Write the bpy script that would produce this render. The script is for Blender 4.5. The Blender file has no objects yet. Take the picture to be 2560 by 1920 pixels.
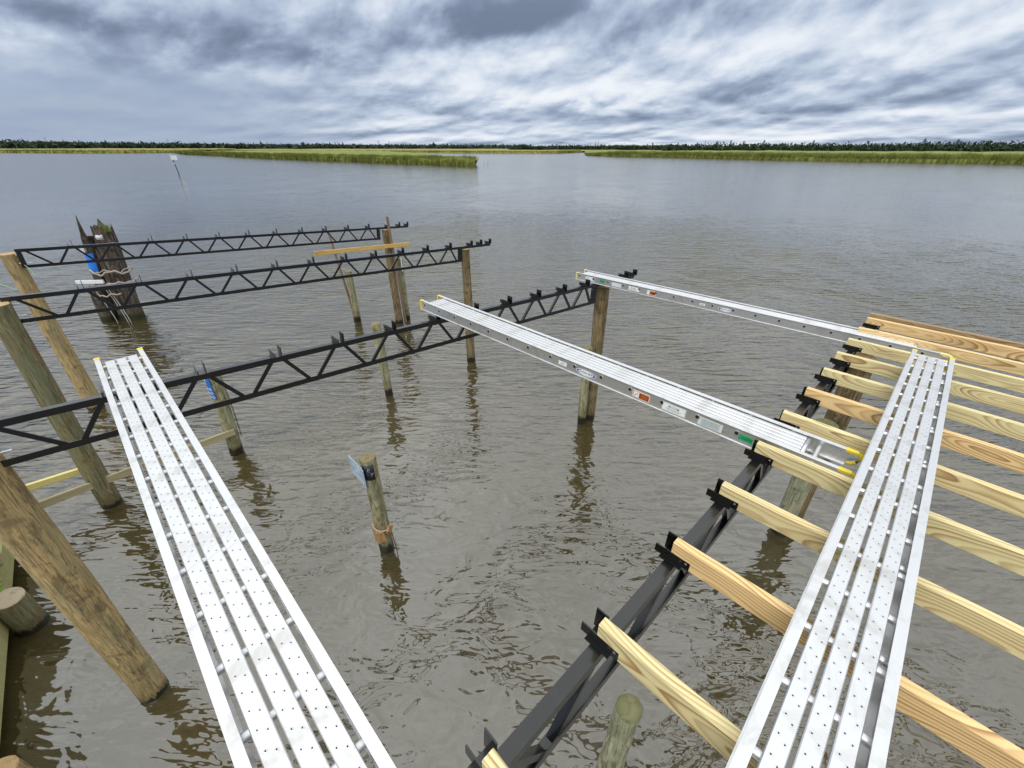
import bpy, bmesh, math, random
import numpy as np
from mathutils import Vector, Matrix, noise
random.seed(7); np.random.seed(7)
S = 1.25            # the site is laid out in 0.8 m units and scaled to metres at the end
R = math.radians
scn = bpy.context.scene
col = scn.collection

# ------------------------------------------------------------------ camera
cam_data = bpy.data.cameras.new('camera'); cam = bpy.data.objects.new('camera', cam_data); col.objects.link(cam)
cam_data.sensor_width = 36; cam_data.lens = 14.766
cam_data.clip_start = 0.05; cam_data.clip_end = 20000
cam.location = (0, 0, 4.0 * S); cam.rotation_euler = (R(90 - 29.41), 0, 0)
scn.camera = cam
# ------------------------------------------------------------------ exposure
scn.view_settings.view_transform = 'Standard'; scn.view_settings.look = 'None'
scn.view_settings.exposure = 0.0; scn.view_settings.gamma = 1.0
scn.view_settings.use_curve_mapping = False

# ------------------------------------------------------------------ node helper
class NT:
    def __init__(s, tree): s.t = tree; s.n = tree.nodes; s.l = tree.links
    def node(s, typ, **kw):
        nd = s.n.new(typ)
        for k, v in kw.items(): setattr(nd, k, v)
        return nd
    def put(s, sock, v):
        if isinstance(v, bpy.types.NodeSocket): s.l.new(v, sock)
        elif v is not None: sock.default_value = v
    def m(s, op, a, b=None, c=None, clamp=False):
        nd = s.node('ShaderNodeMath', operation=op); nd.use_clamp = clamp
        s.put(nd.inputs[0], a)
        if b is not None: s.put(nd.inputs[1], b)
        if c is not None: s.put(nd.inputs[2], c)
        return nd.outputs[0]
    def xyz(s, v):
        nd = s.node('ShaderNodeSeparateXYZ'); s.put(nd.inputs[0], v); return nd.outputs
    def vec(s, x, y, z):
        nd = s.node('ShaderNodeCombineXYZ')
        for i, q in enumerate((x, y, z)): s.put(nd.inputs[i], q)
        return nd.outputs[0]
    def vm(s, op, a, b):
        nd = s.node('ShaderNodeVectorMath', operation=op); s.put(nd.inputs[0], a); s.put(nd.inputs[1], b); return nd.outputs[0]
    def noise(s, v, scale=1.0, detail=3.0, rough=0.5, dist=0.0, lac=2.0):
        nd = s.node('ShaderNodeTexNoise'); s.put(nd.inputs['Vector'], v)
        nd.inputs['Scale'].default_value = scale; nd.inputs['Detail'].default_value = detail
        nd.inputs['Roughness'].default_value = rough; nd.inputs['Distortion'].default_value = dist
        nd.inputs['Lacunarity'].default_value = lac
        return nd.outputs['Fac']
    def voro(s, v, scale=1.0, rnd=1.0, feature='F1'):
        nd = s.node('ShaderNodeTexVoronoi', feature=feature); s.put(nd.inputs['Vector'], v)
        nd.inputs['Scale'].default_value = scale; nd.inputs['Randomness'].default_value = rnd
        return nd.outputs
    def ramp(s, f, stops, interp='LINEAR'):
        nd = s.node('ShaderNodeValToRGB'); s.put(nd.inputs[0], f); cr = nd.color_ramp; cr.interpolation = interp
        while len(cr.elements) > 1: cr.elements.remove(cr.elements[-1])
        for i, (p, c) in enumerate(stops):
            e = cr.elements[0] if i == 0 else cr.elements.new(p)
            e.position = p; e.color = (c if isinstance(c, tuple) else (c, c, c)) + (1,)
        return nd.outputs[0]
    def mix(s, f, a, b, blend='MIX'):
        nd = s.node('ShaderNodeMix', data_type='RGBA', blend_type=blend)
        s.put(nd.inputs[0], f)
        for sock, v in ((nd.inputs[6], a), (nd.inputs[7], b)):
            if isinstance(v, tuple): v = v[:3] + (1,)
            s.put(sock, v)
        return nd.outputs[2]
    def smooth(s, x, a, b, lo=0.0, hi=1.0):
        nd = s.node('ShaderNodeMapRange', interpolation_type='SMOOTHSTEP'); s.put(nd.inputs[0], x)
        for i, q in enumerate((a, b, lo, hi)): nd.inputs[i + 1].default_value = q
        return nd.outputs[0]

# ------------------------------------------------------------------ world: overcast sky with broken cloud
world = bpy.data.worlds.new('World'); scn.world = world; world.use_nodes = True
T = NT(world.node_tree); T.n.clear()
SUN_EL, SUN_AZ = R(50), R(205)
sky = T.node('ShaderNodeTexSky', sky_type='NISHITA'); sky.sun_disc = False
sky.sun_elevation = SUN_EL; sky.sun_rotation = SUN_AZ
tc = T.node('ShaderNodeTexCoord').outputs['Generated']
dx, dy, dz = T.xyz(tc)[:3]
hyp = T.m('SQRT', T.m('ADD', T.m('MULTIPLY', dx, dx), T.m('MULTIPLY', dy, dy)))
hyp = T.m('MAXIMUM', hyp, 0.02)
az = T.m('ARCTAN2', dx, dy); el = T.m('ARCTAN2', dz, hyp)
elp = T.m('MAXIMUM', el, 0.0)
elog = T.m('LOGARITHM', T.m('ADD', elp, 0.035), 2.718)
cx_ = T.m('DIVIDE', dx, hyp); cy_ = T.m('DIVIDE', dy, hyp)
# diagonal streaming of the clouds on the right of the view
def cloud(sx, sz, off, detail, rough, dlt=0.0, dist=0.0):
    e2 = T.m('ADD', elog, dlt)
    v = T.vec(T.m('ADD', T.m('MULTIPLY', cx_, sx), T.m('MULTIPLY', e2, -0.45 * sx / 4)), T.m('ADD', T.m('MULTIPLY', cy_, sx), off), T.m('MULTIPLY', e2, sz))
    return T.noise(v, 1.0, detail, rough, dist)
big = cloud(2.0, 1.05, 0.35, 3.0, 0.45, 0.0, 0.3)
fine0 = cloud(11.0, 3.3, 1.7, 5.0, 0.55, 0.0, 0.2)
fine1 = cloud(11.0, 3.3, 1.7, 5.0, 0.55, 0.10, 0.2)
mid0 = cloud(4.8, 1.9, 3.3, 4.0, 0.5, 0.0, 0.2)
mid1 = cloud(4.8, 1.9, 3.3, 4.0, 0.5, 0.17, 0.2)
relief = T.m('ADD', T.m('MULTIPLY', T.m('SUBTRACT', fine0, fine1), 0.85), T.m('MULTIPLY', T.m('SUBTRACT', mid0, mid1), 1.25))
def puff(dlt):
    e2 = T.m('ADD', elog, dlt)
    v = T.vec(T.m('ADD', T.m('MULTIPLY', cx_, 12.0), T.m('MULTIPLY', e2, -1.0)), T.m('ADD', T.m('MULTIPLY', cy_, 12.0), 4.4), T.m('MULTIPLY', e2, 3.0))
    v = T.vm('ADD', v, T.vec(T.m('MULTIPLY', fine0, 1.9), T.m('MULTIPLY', mid0, 1.3), T.m('MULTIPLY', fine0, 1.5)))
    return T.voro(v, 1.0)['Distance']
pf = T.m('SUBTRACT', puff(0.11), puff(0.0))
relief = T.m('ADD', relief, T.m('MULTIPLY', pf, T.smooth(el, 0.20, 0.05, 0.10, 0.50)))
def blob(a, e, sa, se, amp, tilt=0.0):
    da = T.m('DIVIDE', T.m('SUBTRACT', az, a), sa)
    de = T.m('SUBTRACT', T.m('SUBTRACT', el, e), T.m('MULTIPLY', T.m('SUBTRACT', az, a), tilt))
    de = T.m('DIVIDE', de, se)
    q = T.m('ADD', T.m('MULTIPLY', da, da), T.m('MULTIPLY', de, de))
    q = T.m('ADD', q, T.m('MULTIPLY', T.m('SUBTRACT', mid0, 0.5), 2.4))
    return T.m('MULTIPLY', T.m('EXPONENT', T.m('MULTIPLY', q, -1.0)), amp)
lum = T.m('MULTIPLY_ADD', T.m('SUBTRACT', big, 0.5), 0.55, 0.60)
lum = T.m('ADD', lum, T.m('MULTIPLY', T.m('SUBTRACT', mid0, 0.5), 0.35))
lum = T.m('ADD', lum, relief)
for b in [(-0.62, 0.150, 0.30, 0.045, -0.30, -0.04), (-0.02, 0.205, 0.20, 0.034, -0.26, 0.0), (0.15, 0.19, 0.16, 0.03, -0.16, 0.0),
          (0.30, 0.050, 0.26, 0.012, -0.24, 0.0), (0.36, 0.105, 0.12, 0.018, -0.14, 0.10), (0.72, 0.075, 0.12, 0.012, -0.16, 0.10),
          (-0.10, 0.125, 0.25, 0.035, 0.20, 0.0), (0.20, 0.125, 0.20, 0.03, 0.16, 0.05), (0.10, 0.082, 0.22, 0.014, 0.16, 0.0),
          (0.62, 0.100, 0.14, 0.03, 0.14, 0.12), (-0.62, 0.030, 0.28, 0.055, -0.06, 0.0), (0.45, 0.022, 0.5, 0.014, 0.12, 0.0),
          (-0.12, 0.075, 0.18, 0.008, -0.10, 0.0), (0.75, 0.17, 0.22, 0.03, 0.06, 0.1), (-0.25, 0.04, 0.2, 0.010, 0.10, 0.0)]:
    lum = T.m('ADD', lum, blob(*b))
lum = T.smooth(lum, 0.02, 1.12, 0.24, 0.93)
# towards the zenith an overcast sky is brighter and smoother than at the horizon
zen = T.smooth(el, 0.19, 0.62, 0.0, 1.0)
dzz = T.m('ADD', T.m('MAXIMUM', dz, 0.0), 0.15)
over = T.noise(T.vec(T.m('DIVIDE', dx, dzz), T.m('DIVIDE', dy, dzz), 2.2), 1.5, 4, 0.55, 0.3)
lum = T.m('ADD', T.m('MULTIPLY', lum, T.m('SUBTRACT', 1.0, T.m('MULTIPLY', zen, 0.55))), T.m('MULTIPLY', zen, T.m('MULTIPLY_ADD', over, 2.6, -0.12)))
# rain-grey blue where the cloud is dark, nearly white where lit
tint = T.ramp(lum, [(0.0, (0.68, 0.90, 1.34)), (0.30, (0.74, 0.93, 1.31)), (0.55, (0.81, 0.965, 1.22)), (0.85, (0.93, 0.99, 1.08)), (1.0, (0.98, 1.0, 1.02))])
rain = T.m('MULTIPLY', T.smooth(az, -0.15, -0.6), T.smooth(el, 0.15, 0.07))
smoothlum = T.m('MULTIPLY_ADD', T.m('SUBTRACT', big, 0.5), 0.12, 0.47)
rfac = T.m('MULTIPLY', rain, 0.92)
l2 = T.m('ADD', T.m('MULTIPLY', lum, T.m('SUBTRACT', 1.0, rfac)), T.m('MULTIPLY', smoothlum, rfac))
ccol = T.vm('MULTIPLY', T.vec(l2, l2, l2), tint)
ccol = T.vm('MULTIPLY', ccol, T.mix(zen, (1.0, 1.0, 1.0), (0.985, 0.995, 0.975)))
ccol = T.mix(T.m('MULTIPLY', rain, 0.7), ccol, T.vm('MULTIPLY', T.vec(l2, l2, l2), (0.80, 0.98, 1.30)))
bg_sky = T.node('ShaderNodeBackground'); T.put(bg_sky.inputs[0], sky.outputs[0]); bg_sky.inputs[1].default_value = 0.10
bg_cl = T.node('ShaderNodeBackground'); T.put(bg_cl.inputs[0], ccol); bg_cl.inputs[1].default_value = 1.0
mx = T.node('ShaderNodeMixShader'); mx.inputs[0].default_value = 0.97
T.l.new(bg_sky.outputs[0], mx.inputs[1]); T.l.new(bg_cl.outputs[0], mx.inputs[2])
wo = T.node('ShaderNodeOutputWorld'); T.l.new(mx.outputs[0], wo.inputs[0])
world.cycles.sampling_method = 'AUTOMATIC'

# ------------------------------------------------------------------ sun through the overcast
sun_d = bpy.data.lights.new('sun', 'SUN'); sun_d.energy = 1.5; sun_d.angle = R(30); sun_d.color = (1.0, 0.975, 0.93)
sun = bpy.data.objects.new('sun', sun_d); col.objects.link(sun)
sdir = Vector((math.sin(SUN_AZ) * math.cos(SUN_EL), math.cos(SUN_AZ) * math.cos(SUN_EL), math.sin(SUN_EL)))
sun.rotation_euler = sdir.to_track_quat('Z', 'Y').to_euler()

# ------------------------------------------------------------------ site frame: u along the trusses, v across them
ANG = R(44.0)
U = Vector((math.cos(ANG), math.sin(ANG), 0)); V = Vector((-math.sin(ANG), math.cos(ANG), 0))
ORI = Vector((1.24, 5.88, 0))
def P(u, v, z=0.0): return ORI + U * u + V * v + Vector((0, 0, z))

# ------------------------------------------------------------------ materials
MATS = {}
def material(name):
    m = bpy.data.materials.new(name); m.use_nodes = True
    t = NT(m.node_tree); b = m.node_tree.nodes['Principled BSDF']
    MATS[name] = m
    return m, t, b
def objco(t):
    return t.node('ShaderNodeTexCoord').outputs['Object']
def rnd(t): return t.node('ShaderNodeObjectInfo').outputs['Random']
def bump(t, b, h, strength=0.3, dist=0.01):
    nd = t.node('ShaderNodeBump'); nd.inputs['Strength'].default_value = strength; nd.inputs['Distance'].default_value = dist
    t.put(nd.inputs['Height'], h); t.put(b.inputs['Normal'], nd.outputs[0])

def plain(name, c, rough=0.5, metal=0.0, var=0.15, scale=20.0, spec=0.5):
    m, t, b = material(name)
    n = t.noise(objco(t), scale, 4, 0.6)
    f = t.m('MULTIPLY_ADD', n, 2 * var, 1 - var)
    t.put(b.inputs['Base Color'], t.vm('MULTIPLY', t.vec(f, f, f), tuple(c)))
    b.inputs['Roughness'].default_value = rough; b.inputs['Metallic'].default_value = metal
    b.inputs['Specular IOR Level'].default_value = spec
    return m

# water ------------------------------------------------------------
WA = -30
def make_water():
    m, t, b = material('murky river water')
    p = objco(t)
    x, y, z = t.xyz(p)[:3]
    dist = t.m('SQRT', t.m('ADD', t.m('MULTIPLY', x, x), t.m('MULTIPLY', y, y)))
    def layer(ang, sx, sy, detail, rough, dst, offs=0.0):
        mp = t.node('ShaderNodeMapping'); mp.inputs['Rotation'].default_value = (0, 0, R(ang)); mp.inputs['Scale'].default_value = (sx, sy, 1)
        mp.inputs['Location'].default_value = (offs, offs * 1.7, offs * 0.3)
        t.put(mp.inputs['Vector'], p)
        return t.noise(mp.outputs[0], 1.0, detail, rough, dst)
    swell = layer(24, 0.35, 1.1, 2, 0.4, 0.3, 3.1)
    ridge = lambda n_: t.m('SUBTRACT', 1.0, t.m('ABSOLUTE', t.m('MULTIPLY_ADD', n_, 3.2, -1.6)))
    wind = ridge(layer(WA, 0.9, 3.7, 3, 0.45, 0.25))
    wind2 = ridge(layer(WA + 38, 1.9, 6.4, 2, 0.45, 0.3, 7.7))
    chop = layer(70, 3.0, 4.6, 2, 0.45, 0.8, 5.0)
    gust = t.noise(p, 0.16, 2, 0.5)
    gust2 = t.noise(p, 0.9, 2, 0.5, 0.6)
    ruff = t.m('MULTIPLY', t.smooth(gust, 0.36, 0.60, 0.55, 1.0), t.smooth(gust2, 0.3, 0.7, 0.55, 1.15))
    # the lee of the piles close to the deck is calmer, the open reach to the right is ruffled
    openw = t.m('MULTIPLY', t.smooth(dist, 3.5, 10.0, 0.30, 1.0), t.smooth(dist, 12.0, 36.0, 1.0, 0.13))
    ww = t.m('MULTIPLY', ruff, openw)
    h = t.m('MULTIPLY', t.m('MULTIPLY', swell, 0.045), t.smooth(dist, 12.0, 50.0, 1.0, 0.08))
    h = t.m('ADD', h, t.m('MULTIPLY', t.m('MULTIPLY', wind, ww), 0.052))
    h = t.m('ADD', h, t.m('MULTIPLY', t.m('MULTIPLY', wind2, ww), 0.026))
    near = t.smooth(dist, 9.0, 2.0, 0.25, 1.0)
    h = t.m('ADD', h, t.m('MULTIPLY', t.m('MULTIPLY', chop, near), 0.030))
    bump(t, b, h, 1.0, 1.0)
    silt = t.noise(p, 0.5, 4, 0.55, 0.8)
    t.put(b.inputs['Base Color'], t.mix(silt, (0.032, 0.0250, 0.0085), (0.054, 0.0425, 0.0175)))
    b.inputs['IOR'].default_value = 2.15
    t.put(b.inputs['Roughness'], t.smooth(dist, 12.0, 120.0, 0.04, 0.13))
    return m
WATER = make_water()

# lumber ------------------------------------------------------------
def make_lumber(name, early, late, green=(0.50, 0.52, 0.28), greenf=0.5, ringf=62.0, rough=0.62, knotted=True):
    m, t, b = material(name)
    p = objco(t); x, y, z = t.xyz(p)[:3]; r = rnd(t)
    off = t.m('MULTIPLY', r, 37.0)
    xo = t.m('ADD', x, off)
    wv = t.vec(t.m('MULTIPLY', xo, 0.9), off, 0.0)
    wy = t.m('MULTIPLY', t.m('SUBTRACT', t.noise(wv, 1.0, 2, 0.5), 0.5), 0.42)
    wz = t.m('MULTIPLY', t.m('SUBTRACT', t.noise(t.vec(t.m('MULTIPLY', xo, 0.75), 5.5, off), 1.0, 2, 0.5), 0.5), 0.22)
    # knots
    kv = t.voro(t.vec(t.m('MULTIPLY', xo, 1.15), t.m('MULTIPLY', off, 1.3), t.m('MULTIPLY', z, 5.0)), 1.0)
    kd = kv['Distance']
    kx = t.m('EXPONENT', t.m('MULTIPLY', t.m('MULTIPLY', kd, kd), -28.0))
    pit_y = t.m('ADD', t.m('ADD', y, wy), t.m('MULTIPLY_ADD', r, 0.04, 0.045))
    pit_z = t.m('ADD', t.m('ADD', z, wz), t.m('MULTIPLY_ADD', t.m('FRACT', t.m('MULTIPLY', r, 7.3)), 0.07, 0.02))
    rad = t.m('SQRT', t.m('ADD', t.m('MULTIPLY', pit_y, pit_y), t.m('MULTIPLY', pit_z, pit_z)))
    wob = t.noise(t.vec(t.m('MULTIPLY', xo, 3.0), t.m('MULTIPLY', y, 14.0), t.m('MULTIPLY', z, 14.0)), 1.0, 3, 0.5)
    rr = t.m('ADD', t.m('MULTIPLY', rad, ringf), t.m('MULTIPLY', wob, 0.9))
    if knotted: rr = t.m('ADD', rr, t.m('MULTIPLY', kx, 2.2))
    fr = t.m('FRACT', rr)
    ring = t.ramp(fr, [(0.0, 0.0), (0.40, 0.10), (0.70, 0.75), (0.90, 1.0), (1.0, 0.05)])
    rvar = t.noise(t.vec(t.m('MULTIPLY', xo, 0.6), t.m('FLOOR', rr), off), 1.0, 1, 0.5)
    ring = t.m('MULTIPLY', ring, t.smooth(rvar, 0.35, 0.7, 0.35, 1.0))
    fib = t.noise(t.vec(t.m('MULTIPLY', xo, 4.0), t.m('MULTIPLY', y, 260.0), t.m('MULTIPLY', z, 260.0)), 1.0, 3, 0.6)
    blot = t.noise(t.vec(t.m('MULTIPLY', xo, 1.4), t.m('MULTIPLY', y, 6.0), t.m('MULTIPLY', z, 9.0)), 1.0, 4, 0.55)
    gr = t.m('MULTIPLY', t.smooth(t.m('ADD', t.m('FRACT', t.m('MULTIPLY', r, 5.1)), t.m('MULTIPLY', blot, 0.6)), 0.45, 1.1), greenf)
    base = t.mix(gr, early, green)
    c = t.mix(ring, base, late)
    c = t.mix(t.m('MULTIPLY', t.smooth(blot, 0.52, 0.75), 0.35), c, tuple(0.6 * q for q in late))
    if knotted:
        kn = t.m('MULTIPLY', t.smooth(kd, 0.15, 0.07), t.smooth(t.xyz(kv['Color'])[0], 0.45, 0.5))
        c = t.mix(t.m('MULTIPLY', kn, 0.85), c, (0.10, 0.045, 0.018))
    f = t.m('MULTIPLY_ADD', fib, 0.30, 0.85)
    t.put(b.inputs['Base Color'], t.vm('MULTIPLY', c, t.vec(f, f, f)))
    b.inputs['Roughness'].default_value = rough; b.inputs['Specular IOR Level'].default_value = 0.3
    bump(t, b, t.m('ADD', fib, t.m('MULTIPLY', ring, 0.6)), 0.25, 0.002)
    return m
make_lumber('treated pine', (0.80, 0.565, 0.275), (0.33, 0.175, 0.065), (0.68, 0.64, 0.36), 0.8, 84)
make_lumber('yellow pine', (0.62, 0.42, 0.14), (0.42, 0.22, 0.06), (0.62, 0.45, 0.16), 0.2, 40)
make_lumber('pale yellow pine', (0.68, 0.60, 0.24), (0.50, 0.38, 0.12), (0.66, 0.62, 0.28), 0.5, 40)
make_lumber('weathered board', (0.42, 0.35, 0.22), (0.22, 0.15, 0.08), (0.36, 0.35, 0.20), 0.6, 60)
make_lumber('weathered stake', (0.26, 0.17, 0.12), (0.12, 0.07, 0.05), (0.24, 0.17, 0.12), 0.2, 50)
make_lumber('bulkhead timber', (0.46, 0.41, 0.19), (0.26, 0.22, 0.09), (0.36, 0.37, 0.15), 0.5, 40)

def make_pile(name, c1, c2, c3, green, gf=0.4, dark=(0.022, 0.017, 0.010), wet=0.16, streak=1.0, moss=0.0):
    """round pile: long vertical streaks, blotches, algae and a dark wet band at the tide line"""
    m, t, b = material(name)
    p = objco(t); x, y, z = t.xyz(p)[:3]; r = rnd(t); off = t.m('MULTIPLY', r, 23.0)
    st = t.noise(t.vec(t.m('ADD', t.m('MULTIPLY', x, 26.0), off), t.m('MULTIPLY', y, 26.0), t.m('MULTIPLY', z, 2.2)), 1.0, 6, 0.7, 0.7)
    bl = t.noise(t.vec(t.m('ADD', t.m('MULTIPLY', x, 7.0), off), t.m('MULTIPLY', y, 7.0), t.m('MULTIPLY', z, 4.5)), 1.0, 7, 0.72, 0.9)
    fi = t.noise(t.vec(t.m('MULTIPLY', x, 90.0), t.m('MULTIPLY', y, 90.0), t.m('ADD', t.m('MULTIPLY', z, 7.0), off)), 1.0, 4, 0.7)
    c = t.mix(t.smooth(st, 0.42, 0.58), c1, c2)
    c = t.mix(t.m('MULTIPLY', t.smooth(bl, 0.50, 0.60), 0.80), c, c3)
    g = t.noise(t.vec(t.m('MULTIPLY', x, 9.0), t.m('ADD', t.m('MULTIPLY', y, 9.0), off), t.m('MULTIPLY', z, 1.7)), 1.0, 5, 0.65, 0.5)
    c = t.mix(t.m('MULTIPLY', t.smooth(g, 0.46, 0.62), gf), c, green)
    cr = t.smooth(fi, 0.60, 0.72)
    chk = t.noise(t.vec(t.m('MULTIPLY', x, 42.0), t.m('MULTIPLY', y, 42.0), t.m('ADD', t.m('MULTIPLY', z, 2.0), off)), 1.0, 3, 0.5)
    chk = t.smooth(t.m('ABSOLUTE', t.m('SUBTRACT', chk, 0.5)), 0.030, 0.006)
    c = t.mix(t.m('MULTIPLY', chk, 0.55 * streak), c, tuple(q * 0.30 for q in c3))
    c = t.mix(t.m('MULTIPLY', cr, 0.45 * streak), c, tuple(q * 0.35 for q in c3))
    f = t.m('MULTIPLY_ADD', fi, 1.3, 0.35)
    c = t.vm('MULTIPLY', c, t.vec(f, f, f))
    wz = t.xyz(t.node('ShaderNodeNewGeometry').outputs['Position'])[2]
    edge = t.m('ADD', wz, t.m('MULTIPLY', t.m('SUBTRACT', st, 0.5), 0.30))
    alg = t.smooth(edge, wet * 2.6, wet * 1.3)
    c = t.mix(t.m('MULTIPLY', alg, 0.40), c, (0.085, 0.075, 0.030))
    wetf = t.smooth(edge, wet * 1.05, wet * 0.6)
    c = t.mix(wetf, c, dark)
    if moss:
        nz = t.xyz(t.node('ShaderNodeNewGeometry').outputs['Normal'])[2]
        c = t.mix(t.m('MULTIPLY', t.smooth(t.m('ADD', nz, t.m('MULTIPLY', g, 0.9)), 0.75, 1.15), moss), c, (0.10, 0.14, 0.025))
    t.put(b.inputs['Base Color'], c)
    t.put(b.inputs['Roughness'], t.m('SUBTRACT', 0.82, t.m('MULTIPLY', wetf, 0.5)))
    b.inputs['Specular IOR Level'].default_value = 0.3
    bump(t, b, t.m('ADD', fi, t.m('MULTIPLY', st, 1.4)), 0.6, 0.010)
    return m
make_pile('new brown pile', (0.27, 0.20, 0.105), (0.15, 0.105, 0.050), (0.080, 0.052, 0.028), (0.19, 0.17, 0.09), 0.5)
make_pile('orange brown pile', (0.50, 0.355, 0.165), (0.33, 0.24, 0.115), (0.19, 0.14, 0.070), (0.33, 0.30, 0.165), 0.6, wet=0.06)
make_pile('green brown pile', (0.24, 0.21, 0.11), (0.12, 0.115, 0.06), (0.19, 0.12, 0.062), (0.17, 0.185, 0.105), 0.85, wet=0.10)
make_pile('old grey green pile', (0.40, 0.37, 0.22), (0.23, 0.21, 0.12), (0.15, 0.12, 0.065), (0.31, 0.32, 0.19), 0.7, wet=0.21, moss=0.5)
make_pile('mossy pile', (0.42, 0.40, 0.28), (0.29, 0.28, 0.18), (0.15, 0.13, 0.08), (0.27, 0.30, 0.17), 0.6, wet=0.18, moss=0.8)
make_pile('rotten pile', (0.16, 0.125, 0.098), (0.052, 0.038, 0.030), (0.022, 0.015, 0.013), (0.10, 0.085, 0.065), 0.25, dark=(0.030, 0.033, 0.016), wet=0.22, streak=1.5)
def pile_end(name, a, b_, ringd=95.0):
    m, t, b = material(name)
    p = objco(t); x, y, z = t.xyz(p)[:3]
    rad = t.m('SQRT', t.m('ADD', t.m('MULTIPLY', x, x), t.m('MULTIPLY', y, y)))
    n = t.noise(p, 22.0, 4, 0.6)
    fr = t.m('FRACT', t.m('ADD', t.m('MULTIPLY', rad, ringd), t.m('MULTIPLY', n, 1.3)))
    c = t.mix(t.m('MULTIPLY', fr, 0.6), a, b_); c = t.mix(t.smooth(n, 0.5, 0.7), c, b_)
    t.put(b.inputs['Base Color'], c); b.inputs['Roughness'].default_value = 0.85
    return m
pile_end('fresh pile end', (0.48, 0.33, 0.17), (0.27, 0.17, 0.08))
pile_end('old pile end', (0.24, 0.20, 0.10), (0.12, 0.10, 0.05))
pile_end('mossy pile end', (0.20, 0.19, 0.10), (0.11, 0.12, 0.035), 9.0)
pile_end('pale pile end', (0.44, 0.37, 0.27), (0.26, 0.20, 0.13))

# metals -----------------------------------------------------------
def make_black():
    m, t, b = material('black painted steel')
    p = objco(t); n = t.noise(p, 9.0, 5, 0.65); sp = t.noise(p, 160.0, 2, 0.5)
    c = t.mix(t.smooth(n, 0.5, 0.75), (0.0015, 0.0015, 0.002), (0.005, 0.0055, 0.008))
    c = t.mix(t.m('MULTIPLY', t.smooth(sp, 0.74, 0.80), 0.6), c, (0.16, 0.20, 0.26))
    t.put(b.inputs['Base Color'], c)
    t.put(b.inputs['Roughness'], t.m('MULTIPLY_ADD', n, 0.16, 0.17)); b.inputs['Specular IOR Level'].default_value = 0.60; b.inputs['Coat Weight'].default_value = 0.35; b.inputs['Coat Roughness'].default_value = 0.12
    return m
make_black()
def make_alu():
    m, t, b = material('mill finish aluminium')
    p = objco(t); x, y, z = t.xyz(p)[:3]
    n = t.noise(t.vec(t.m('MULTIPLY', x, 2.0), t.m('MULTIPLY', y, 60.0), t.m('MULTIPLY', z, 60.0)), 1.0, 3, 0.6)
    d = t.noise(p, 7.0, 6, 0.7, 0.6)
    sc = t.noise(t.vec(t.m('MULTIPLY', x, 40.0), t.m('MULTIPLY', y, 9.0), z), 1.0, 4, 0.7, 1.2)
    c = t.mix(n, (0.66, 0.67, 0.69), (0.76, 0.765, 0.78))
    c = t.mix(t.m('MULTIPLY', t.smooth(d, 0.48, 0.70), 0.62), c, (0.50, 0.48, 0.455))
    c = t.mix(t.m('MULTIPLY', t.smooth(sc, 0.66, 0.74), 0.35), c, (0.42, 0.41, 0.40))
    t.put(b.inputs['Base Color'], c)
    b.inputs['Metallic'].default_value = 0.85
    t.put(b.inputs['Roughness'], t.m('MULTIPLY_ADD', d, 0.20, 0.32))
    bump(t, b, n, 0.12, 0.001)
    return m
make_alu()
plain('dark hole', (0.012, 0.012, 0.014), 0.8, 0, 0.1)
plain('yellow plastic', (0.80, 0.62, 0.03), 0.45, 0, 0.12, 30)
plain('pale yellow plastic', (0.78, 0.70, 0.30), 0.5, 0, 0.12, 30)
plain('white label', (0.80, 0.82, 0.82), 0.45, 0, 0.04)
plain('pale grey label', (0.62, 0.67, 0.67), 0.45, 0, 0.06)
plain('orange label', (0.72, 0.20, 0.04), 0.45, 0, 0.08)
plain('black print', (0.03, 0.03, 0.035), 0.5, 0, 0.05)
plain('grey print', (0.33, 0.36, 0.37), 0.5, 0, 0.2, 300)
plain('dark red print', (0.16, 0.035, 0.01), 0.5, 0, 0.3, 90)
plain('green label', (0.01, 0.33, 0.12), 0.45, 0, 0.15, 200)
plain('dark green print', (0.005, 0.17, 0.06), 0.5, 0, 0.1)
plain('blue print', (0.02, 0.05, 0.50), 0.45, 0, 0.08)
plain('blue sign', (0.02, 0.16, 0.52), 0.4, 0, 0.15, 40)
plain('faded blue sign', (0.36, 0.46, 0.58), 0.5, 0, 0.4, 45)
plain('white lettering', (0.82, 0.84, 0.86), 0.5, 0, 0.05)
plain('grey lettering', (0.30, 0.33, 0.38), 0.5, 0, 0.1)
plain('black sign', (0.010, 0.012, 0.020), 0.35, 0, 0.3, 60)
plain('galvanised steel', (0.62, 0.64, 0.66), 0.4, 0.8, 0.15, 60)
plain('rusty steel', (0.10, 0.045, 0.025), 0.8, 0.2, 0.4, 90)
plain('rope', (0.36, 0.31, 0.27), 0.85, 0, 0.25, 120)
plain('white rope', (0.42, 0.41, 0.39), 0.8, 0, 0.2, 120)
plain('green string', (0.40, 0.62, 0.35), 0.7, 0, 0.1)
plain('blue tape', (0.02, 0.20, 0.72), 0.5, 0, 0.12, 40)
plain('white plastic', (0.72, 0.74, 0.76), 0.5, 0, 0.15, 30)
plain('torn plastic', (0.55, 0.56, 0.56), 0.6, 0, 0.4, 40)
plain('orange wood', (0.34, 0.20, 0.085), 0.7, 0, 0.5, 40)
plain('vine leaf', (0.16, 0.34, 0.03), 0.5, 0, 0.3, 60)
plain('post paint', (0.10, 0.11, 0.12), 0.6, 0, 0.3, 3)
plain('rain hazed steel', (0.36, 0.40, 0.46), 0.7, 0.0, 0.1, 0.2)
plain('mud', (0.085, 0.068, 0.045), 0.7, 0, 0.3, 0.5)
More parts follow.
